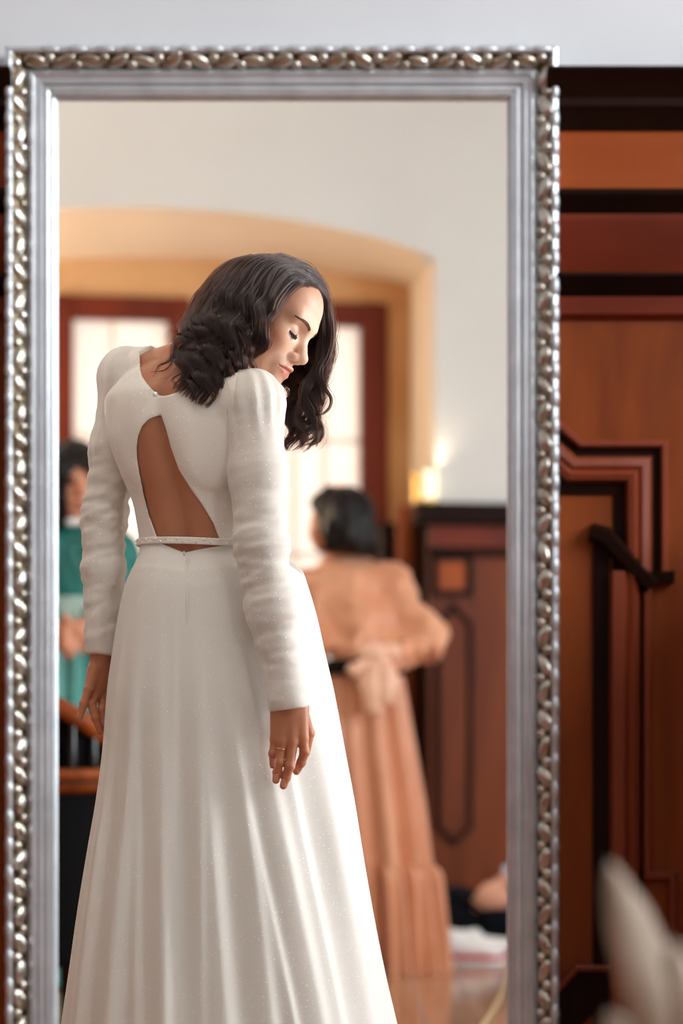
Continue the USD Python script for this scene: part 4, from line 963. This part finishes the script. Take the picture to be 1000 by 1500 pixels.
def lathe_skirt(rows_px, d0, dep, folds, seed, tier=None):
    f_ = PchipInterpolator([r[0] for r in rows_px], [r[1:] for r in rows_px], axis=0); out = []
    for py in np.linspace(rows_px[0][0], rows_px[-1][0], nz):
        l, r = f_(py); tt = (py - rows_px[0][0]) / (rows_px[-1][0] - rows_px[0][0]); c = at((l + r) / 2, py, d0); a = (r - l) / 2 / FPX * d0
        w = np.sin(TH2 * folds + 1.2 * np.sin(TH2 * 3 + seed)) + .6 * np.sin(TH2 * (folds * .57) + 2 + seed)
        if tier and py > tier: w = w * 1.1 + .8 * np.sin(TH2 * (folds * 1.7) + tt * 3); a += .012 * min(1, (py - tier) / 12)
        o = .024 * w * (.35 + .8 * tt)
        out.append(np.c_[c[0] + (a + o) * np.cos(TH2), c[1] + (a * dep + o) * np.sin(TH2), np.full(nt, c[2])])
    G = np.array(out); i_, j_ = np.meshgrid(np.arange(nz - 1), np.arange(nt), indexing='ij')
    q = np.stack([i_ * nt + j_, (i_ + 1) * nt + j_, (i_ + 1) * nt + (j_ + 1) % nt, i_ * nt + (j_ + 1) % nt], -1).reshape(-1, 4)
    return trimesh.Trimesh(G.reshape(-1, 3), np.vstack([q[:, :3], q[:, [0, 2, 3]]]), process=False)
obj('skirt', lathe_skirt([(972, 484, 584), (1010, 478, 590), (1080, 472, 601), (1180, 476, 616), (1268, 484, 625), (1350, 488, 634), (1424, 492, 638)], OD, .8, 13, 1, 1270), 'orange_satin', wo, smooth=True)
sb = Loft([osec(534, 992, 58, .125), osec(535, 965, 54, .120)], .15)
obj('waist_band', surface(lambda p: np.maximum(np.abs(sb(p)) - .007, np.maximum(p[:, 2] - O(0, 966)[2], O(0, 990)[2] - p[:, 2])), [-.2, 7.5, .95], [.3, 8.1, 1.05], .006, margin=2, project=False), 'black_cloth', wo, smooth=True, label='dark band at the waist')
bow = cat_([ball(O(548, 958, -.165), (.052, .030, .036), None, 3), ball(O(571, 955, -.155), (.036, .030, .030), None, 3), ball(O(558, 965, -.18), (.022, .022, .024), None, 2),
            tube([O(552, 968, -.18), O(544, 1000, -.19), O(549, 1045, -.20)], [.02, .045, .030], 10), tube([O(562, 968, -.18), O(566, 995, -.19), O(562, 1030, -.19)], [.02, .042, .040], 10), tube([O(545, 968, -.17), O(520, 985, -.18), O(512, 978, -.17)], [.02, .03, .018], 10)])
obj('sash_bow', bow, 'orange_satin_light', wo, smooth=True)
def ohair(p):
    d = ell(p, O(499, 752, .06), (.102, .118, .090)); d = smin(d, ell(p, O(503, 782, .05), (.096, .105, .075)), .05)
    d = smin(d, ell(p, O(520, 796, .06), (.075, .09, .045)), .04); d = d - cloth_noise(p, (46, 46, 8), 8) * .034
    px = to_px(p.astype(float)); d = np.maximum(d, np.where(p[:, 1] < 8.4, 464 - px[:, 0] - np.maximum(755 - px[:, 1], 0) * .75, -9).astype(np.float32) * PX)
    return np.maximum(d, O(0, 811)[2] - p[:, 2] - .1 * (p[:, 0] - .02))
obj('hair', surface(ohair, [-.2, 7.6, 1.28], [.25, 8.1, 1.62], .007, margin=2, project=False), 'hair_dark', wo, smooth=True)
for px in (500, 575):
    c = O(px, 1424); obj('shoe', cat_([ball((c[0], OD - .02, .035), (.045, .11, .035), None, 2), bx(c[0] - .015, c[0] + .015, OD + .04, OD + .07, 0, .05)]), 'black_cloth', wo)

TD = 7.4
def T_(px, py, dy=0.0): return at(px, py, TD + dy)
TP = TD / FPX
def tsec(cx_, py, half, b, dy=0.0):
    q = T_(cx_, py, dy); return (q[2], q[0], q[1], half * TP, b)
ttr = Loft([tsec(112, 960, 62, .13), tsec(112, 895, 52, .11), tsec(112, 850, 56, .12), tsec(112, 810, 64, .12), tsec(112, 785, 60, .09), tsec(112, 770, 24, .06)], 0.0)
def tbody(p):
    d = ttr(p); d = smin(d, rc(p, T_(110, 775), T_(108, 745, -.01), .052, .050), .02)
    d = smin(d, chain(p, [T_(60, 800, .0), T_(48, 880, -.05), T_(84, 928, -.17)], [.055, .045, .030], .03), .03)
    return smin(d, chain(p, [T_(165, 800, .0), T_(178, 880, -.05), T_(140, 915, -.17)], [.055, .045, .030], .03), .03)
def thead(p):
    d = ell(p, T_(108, 702, .0), (.078, .10, .105)); d = smin(d, ell(p, T_(110, 726, -.02), (.062, .075, .078)), .03)
    d = smin(d, chain(p, [T_(117, 706, -.092), T_(120, 722, -.110)], [.010, .014]), .012)
    d = smin(d, ell(p, T_(115, 737, -.085), (.022, .012, .010)), .008)
    for a in (99, 130): d = smax(d, -ell(p, T_(a, 705, -.098), (.018, .014, .012)), .012)
    return d
def thand(p):
    d = smin(rc(p, T_(86, 926, -.17), T_(104, 925, -.20), .028, .034), rc(p, T_(138, 915, -.17), T_(116, 925, -.20), .028, .034), .01)
    for i in range(4): d = smin(d, chain(p, [T_(106, 918 + 7 * i, -.21), T_(96, 928 + 7 * i, -.235), T_(86, 932 + 6 * i, -.22)], [.013, .0115, .009]), .005)
    for i in range(4): d = smin(d, chain(p, [T_(112, 930 + 4 * i, -.21), T_(104, 945 + 4 * i, -.23), T_(98, 955 + 3 * i, -.215)], [.013, .0115, .009]), .005)
    return smin(d, chain(p, [T_(100, 912, -.20), T_(95, 903, -.22)], [.013, .010]), .006)
wt = thing('guest', 'dark-haired woman in a teal dress with clasped hands, standing by the left window', 'person')
tb = surface(lambda p: np.minimum(smin(tbody(p) + .010, thead(p), .02), thand(p)), [-1.08, 7.08, .95], [-.60, 7.65, 1.72], .0075)
tt_ = np.tile(np.array(lin(206, 140, 110)), (len(tb[0]), 1)); px_ = to_px(tb[0])
tt_[(np.abs(px_ - [116, 737]) < [7, 2.4]).all(1) & (tb[0][:, 1] < 7.4)] = lin(160, 70, 62)
for a in (99, 130): tt_[((np.abs(px_ - [a, 706]) / [6, 2.2]) ** 2).sum(1) < 1] = lin(60, 36, 28)
obj('body', tb, 'skin', wt, smooth=True, tint=tt_)
def tbod(p):
    d = tbody(p); d = smin(d, ell(p, T_(56, 850, -.02), (.07, .08, .12)), .04); d = smin(d, ell(p, T_(170, 850, -.02), (.07, .08, .12)), .04)
    d = d - .006 - cloth_noise(p, (30, 30, 6), 3) * .028 - cloth_noise(p, (50, 50, 20), 6) * .012
    d = np.maximum(d, p[:, 2] - T_(0, 772)[2]); d = np.maximum(d, T_(0, 905)[2] - p[:, 2])
    return np.maximum(d, -(np.linalg.norm(p - T_(108, 930, -.21).astype(np.float32), axis=1) - .085))
obj('bodice', taubin(surface(tbod, [-1.12, 7.05, 1.10], [-.55, 7.65, 1.42], .008, margin=2, project=False), 6, .004), 'teal_satin', wt, smooth=True)
def tsash(p): return np.maximum(np.abs(ttr(p) - .012) - .008, np.maximum(p[:, 2] - T_(0, 877)[2], T_(0, 912)[2] - p[:, 2]))
obj('waist_sash', surface(tsash, [-1.1, 7.1, 1.05], [-.55, 7.7, 1.25], .0065, margin=2, project=False), 'teal_sash', wt, smooth=True)
obj('skirt', lathe_skirt([(908, 56, 168), (960, 44, 180), (1060, 30, 196), (1200, 14, 214), (1436, -6, 236)], TD, .85, 11, 4), 'teal_skirt', wt, smooth=True)
def thair(p):
    d = ell(p, T_(106, 692, .0), (.098, .128, .098)); d = smin(d, ell(p, T_(104, 664, .05), (.05, .05, .035)), .03)
    d = smin(d, chain(p, [T_(88, 690, -.07), T_(84, 730, -.07), T_(86, 775, -.05)], [.05, .042, .02], .02), .03)
    d = d - cloth_noise(p, (40, 40, 14), 9) * .016
    px = to_px(p.astype(float)); f = ((px[:, 0] - 117) / 19) ** 2 + ((px[:, 1] - 724) / 41) ** 2
    return np.maximum(d, np.where(p[:, 1] < TD + .02, (1 - np.sqrt(f)) * .04, -.1)).astype(np.float32)
obj('hair', surface(thair, [-1.1, 7.15, 1.30], [-.60, 7.7, 1.72], .0065, margin=2, project=False), 'hair_dark', wt, smooth=True)
tc = cat_([ball(T_(a, 764 + abs(a - 112) * .12, -.075), (.017, .012, .014), None, 2) for a in (104, 111)])
obj('neck_highlight', tc, 'shoe_white', wt, smooth=True)  # pale balls stand in for the highlight on her neck
for px in (85, 140):
    c = T_(px, 1436); obj('shoe', ball((c[0], TD - .03, .032), (.042, .11, .032), None, 2), 'black_cloth', wt)
# ---------------------------------------------------------------- chair, bag, sneakers, cable, dried leaves
CD = 6.1
def C(px, py, dy=0.0): return at(px, py, CD + dy)
ch = thing('armchair', 'black upholstered armchair with a curved brown top rail and dark spindles', 'chair')
topr = spline([C(-60, 1075, .25), C(-20, 1040, .12), C(40, 1026, .02), C(75, 1032, .0), C(110, 1050, .01), C(140, 1070, .05), C(165, 1095, .16)], 40)
obj('top_rail', tube(topr, .024, 12), 'wood_panel', ch, smooth=60)
lowr = spline([C(-55, 1132, .24), C(-20, 1132, .12), C(40, 1134, .02), C(75, 1135, .0), C(110, 1135, .01), C(140, 1134, .05), C(165, 1132, .16)], 40)
bkp = []
for i in range(40):
    for q_ in (topr[i], lowr[i]):
        for o_ in (.022, .034): bkp.append(q_ + np.array([0, o_, 0]))
bf = []
for i in range(39):
    a = i * 4; bf += [[a, a + 2, a + 6], [a, a + 6, a + 4], [a + 1, a + 7, a + 3], [a + 1, a + 5, a + 7]]
obj('back_panel', trimesh.Trimesh(np.array(bkp), bf, process=False), 'black_cloth', ch, smooth=True)
obj('lower_rail', tube(lowr, .016, 12), 'wood_panel', ch, smooth=60)
for i in range(3, 38, 4):
    a, b = topr[i], lowr[i]; obj('spindle', tube([a, a * .7 + b * .3, a * .3 + b * .7, b], [.007, .010, .014, .008], 8), 'black_gloss', ch, smooth=60)
cc = C(52, 1160, .22)
def chsec(r0, z): return [(cc[0] + r0 * math.cos(t), cc[1] + r0 * math.sin(t), z) for t in np.linspace(0, 2 * np.pi, 48, endpoint=False)]
Rr = (C(165, 0)[0] - C(-60, 0)[0]) / 2
def drum(r0, r1, z0, z1, rnd=.015):
    pr_ = [(0, z0), (r0 - rnd, z0), (r0, z0 + rnd), (r1, z1 - rnd), (r1 - rnd, z1), (0, z1)]
    m = trimesh.creation.revolve(pr_, sections=56); m.apply_translation((cc[0], cc[1], 0)); return m
zs = C(0, 1150)[2]
obj('seat_frame', drum(Rr * .97, Rr * 1.0, zs - .025, zs + .012), 'wood_panel', ch, smooth=50)
obj('upholstered_body', drum(Rr * .90, Rr * .95, .16, zs - .024), 'black_cloth', ch, smooth=50)
obj('cushion', drum(Rr * .86, Rr * .84, zs + .012, zs + .05, .02), 'black_cloth', ch, smooth=50)
for a in (.8, 2.35, 3.95, 5.5):
    x, y = cc[0] + Rr * .72 * math.cos(a), cc[1] + Rr * .72 * math.sin(a)
    obj('leg', tube([(x, y, .17), (x, y, .0)], [.024, .017], 10), 'wood_dark', ch, smooth=50)

GD = 8.45
def G_(px, py, dy=0.0): return at(px, py, GD + dy)
gx = G_(690, 0)[0]
def bag(p):
    d = ell(p, (gx - .02, GD + .05, .11), (.17, .15, .115)); d = smin(d, ell(p, (gx + .10, GD + .02, .10), (.13, .15, .10)), .05)
    d = smin(d, ell(p, (gx - .09, GD + .06, .19), (.06, .09, .045)), .05)
    d = d - cloth_noise(p, (14, 14, 14), 4) * .035 - cloth_noise(p, (34, 34, 30), 7) * .012
    return np.maximum(d, .001 - p[:, 2])
bg = thing('bag', 'dark navy cloth bag slumped on the floor against the wainscot', 'bag')
obj('body', surface(bag, [gx - .30, GD - .22, -.02], [gx + .34, GD + .32, .32], .009, margin=2, project=False), 'navy_cloth', bg, smooth=True)
obj('strap', tube(spline([(gx - .15, GD - .05, .16), (gx - .09, GD - .13, .22), (gx + .02, GD - .15, .17), (gx + .06, GD - .15, .08)], 24), .009, 8), 'black_cloth', bg, smooth=60)
def scarf(p):
    d = chain(p, [G_(698, 1326, -.13), G_(714, 1312, -.14), G_(738, 1318, -.12)], [.020, .036, .034], .02)
    d = smin(d, chain(p, [G_(728, 1300, -.13), G_(742, 1290, -.11), G_(760, 1300, -.1)], [.020, .024, .03], .02), .02)
    return np.maximum(d - cloth_noise(p, (40, 40, 40), 3) * .016, .010 - bag(p))
tag(obj('folded_cloth', surface(scarf, [gx - .05, GD - .25, .0], [gx + .25, GD + .05, .36], .006, margin=2), 'peach_cloth', None, smooth=True), 'peach cloth bundled on top of the dark navy bag', 'cloth')
def roll(p): return np.maximum(np.maximum(chain(p, [G_(741, 1272, -.10), G_(742, 1284, -.11), G_(750, 1296, -.10)], [.012, .016, .02], .01), .003 - bag(p)), .003 - scarf(p))
tag(obj('folded_cloth', surface(roll, [gx + .04, GD - .2, .1], [gx + .24, GD + .05, .42], .005, margin=2), 'pale_blue_cloth', None, smooth=True), 'pale blue cloth peeping out above the peach cloth', 'cloth')

def sneaker(loc, ang, label):
    t_ = thing('sneaker', label, 'shoe', group=None)
    ca, sa = math.cos(ang), math.sin(ang)
    def place(v): return np.c_[loc[0] + v[:, 0] * ca - v[:, 1] * sa, loc[1] + v[:, 0] * sa + v[:, 1] * ca, loc[2] + v[:, 2]]
    def up(p):
        d = rc(p, (-.085, 0, .060), (.085, 0, .040), .036, .034); d = smin(d, rc(p, (-.095, 0, .085), (-.02, 0, .080), .032, .030), .02)
        d = smin(d, ell(p, (.105, 0, .038), (.045, .040, .026)), .02)
        d = np.maximum(d, .018 - p[:, 2]); op = ell(p, (-.065, 0, .125), (.050, .022, .050)); return smax(d, -op, .006)
    V, F = surface(up, [-.17, -.07, .0], [.17, .07, .14], .0055, margin=2); obj('upper', (place(V), F), 'shoe_white', t_, smooth=True)
    out = Polygon([(-.135, -.030), (-.14, 0), (-.135, .030), (-.05, .034), (.05, .042), (.11, .044), (.145, .022), (.150, 0), (.145, -.022), (.11, -.044), (.05, -.042), (-.05, -.034)]).buffer(.004)
    s1 = trimesh.creation.extrude_polygon(out, .016, engine='earcut'); s1.vertices = place(s1.vertices); s1.fix_normals(); obj('sole', s1, 'shoe_white', t_)
    s2 = trimesh.creation.extrude_polygon(out.buffer(.0015), .017, engine='earcut'); s2.apply_translation((0, 0, .016)); s2.vertices = place(s2.vertices); obj('red_stripe', s2, 'shoe_red', t_)
    for k_ in range(4):
        y_ = tube([(.01 + .018 * k_, -.028, .072 - .006 * k_), (.012 + .018 * k_, 0, .081 - .007 * k_), (.01 + .018 * k_, .028, .072 - .006 * k_)], .003, 6); y_.vertices = place(y_.vertices); obj('lace', y_, 'shoe_white', t_)
    tg = ball((-.125, 0, .075), (.012, .022, .030), None, 2); tg.vertices = place(tg.vertices); obj('heel_tab', tg, 'shoe_red', t_)
    to = ball((.118, 0, .030), (.036, .040, .022), None, 2); to.vertices = place(to.vertices); obj('toe_cap', to, 'shoe_red' if ang > 0 else 'shoe_white', t_)
sneaker((at(672, 0, 8.10)[0], 8.10, 0.002), -.20, 'white sneaker with red sole stripe, the nearer of the pair')
sneaker((at(702, 0, 8.22)[0], 8.22, 0.002), .12, 'white sneaker with red toe, the farther of the pair beside the bag')
tag(obj('floor_cable', tube(spline([at(744, 1400, 7.9) * [1, 1, 0] + [0, 0, .006], at(740, 1435, 7.3) * [1, 1, 0] + [0, 0, .006], at(722, 1480, 6.6) * [1, 1, 0] + [0, 0, .006], at(700, 1510, 6.1) * [1, 1, 0] + [0, 0, .006], (.2, 5.2, .006)], 40), .006, 8), 'cable_cream', None, smooth=60), 'thin cream cable lying on the wooden floor near the sneakers', 'cable')

# dried leaves out of a vase standing close to the camera, far out of focus
LD = 2.12
def Lf(px, py, dy=0.0): return at(px, py, LD + dy)
vs = thing('vase', 'plain vase below the picture holding dried beige leaves', 'vase')
dl = thing('dried_leaves', 'tall blurred dried beige leaves close to the camera at the lower right', 'dried leaves')
vb = trimesh.creation.revolve([(0, 0), (.055, 0), (.065, .02), (.075, .10), (.060, .20), (.040, .26), (.045, .28), (.038, .28), (.034, .26), (.052, .20), (.066, .10), (.055, .03), (0, .02)], sections=40); vx = Lf(1010, 0)[0]; vb.apply_translation((vx, LD, 0)); obj('body', vb, 'shoe_white', vs, smooth=50)
def blade(ctrl, wid, thick, label, seed):
    c = catmull([Lf(*x) for x in ctrl], 40); t = np.gradient(c, axis=0); t /= np.linalg.norm(t, axis=1, keepdims=True)
    s = np.cross(t, [0, 1, 0]); s /= np.linalg.norm(s, axis=1, keepdims=True); u = np.linspace(0, 1, 40)
    w = np.interp(u, [0, .12, .3, .62, .86, .96, 1], np.array([.004, .004, .35 * wid, wid, .9 * wid, .5 * wid, .001])); b = np.cross(s, t)
    v = []; 
    for k_ in range(40):
        for a in np.linspace(0, 2 * np.pi, 14, endpoint=False): v.append(c[k_] + s[k_] * w[k_] * math.cos(a) + b[k_] * (thick * math.sin(a) + .35 * w[k_] * math.cos(a) ** 2) * min(1, w[k_] / .008))
    i_, j_ = np.meshgrid(np.arange(39), np.arange(14), indexing='ij'); q = np.stack([i_ * 14 + j_, i_ * 14 + (j_ + 1) % 14, (i_ + 1) * 14 + (j_ + 1) % 14, (i_ + 1) * 14 + j_], -1).reshape(-1, 4)
    f = np.vstack([q[:, :3], q[:, [0, 2, 3]], [[0, k_ + 1, k_] for k_ in range(1, 13)], [[39 * 14, 39 * 14 + k_, 39 * 14 + k_ + 1] for k_ in range(1, 13)]])
    m = trimesh.Trimesh(np.array(v), f, process=False); m.fix_normals()
    obj('leaf', m, 'dry_leaf', dl, smooth=60)
R0 = ((vx - 0) / LD * FPX + CX)
base = (R0, CY + (EYE - .20) / LD * FPX)
blade([(base[0] - 6, base[1], 0), (1000, 1700, .01), (975, 1560, .0), (940, 1430, -.02), (893, 1262, -.02)], .021, .004, 'longest dried beige leaf, blurred, pointing up at the lower right', 1)
blade([(base[0] + 4, base[1], .02), (1008, 1700, .03), (990, 1560, .03), (968, 1450, .03), (926, 1302, .03)], .017, .004, 'second dried leaf overlapping the right side of the longest leaf', 2)
blade([(base[0] + 14, base[1], 0), (1030, 1700, .0), (1030, 1600, .0), (1010, 1490, -.01), (982, 1378, -.01)], .019, .004, 'dried leaf cut by the right edge of the picture', 3)
blade([(base[0] - 16, base[1], .0), (975, 1750, .0), (950, 1650, .0), (925, 1560, .01), (890, 1480, .02)], .020, .004, 'lowest dried leaf at the bottom edge beside the mirror', 4)
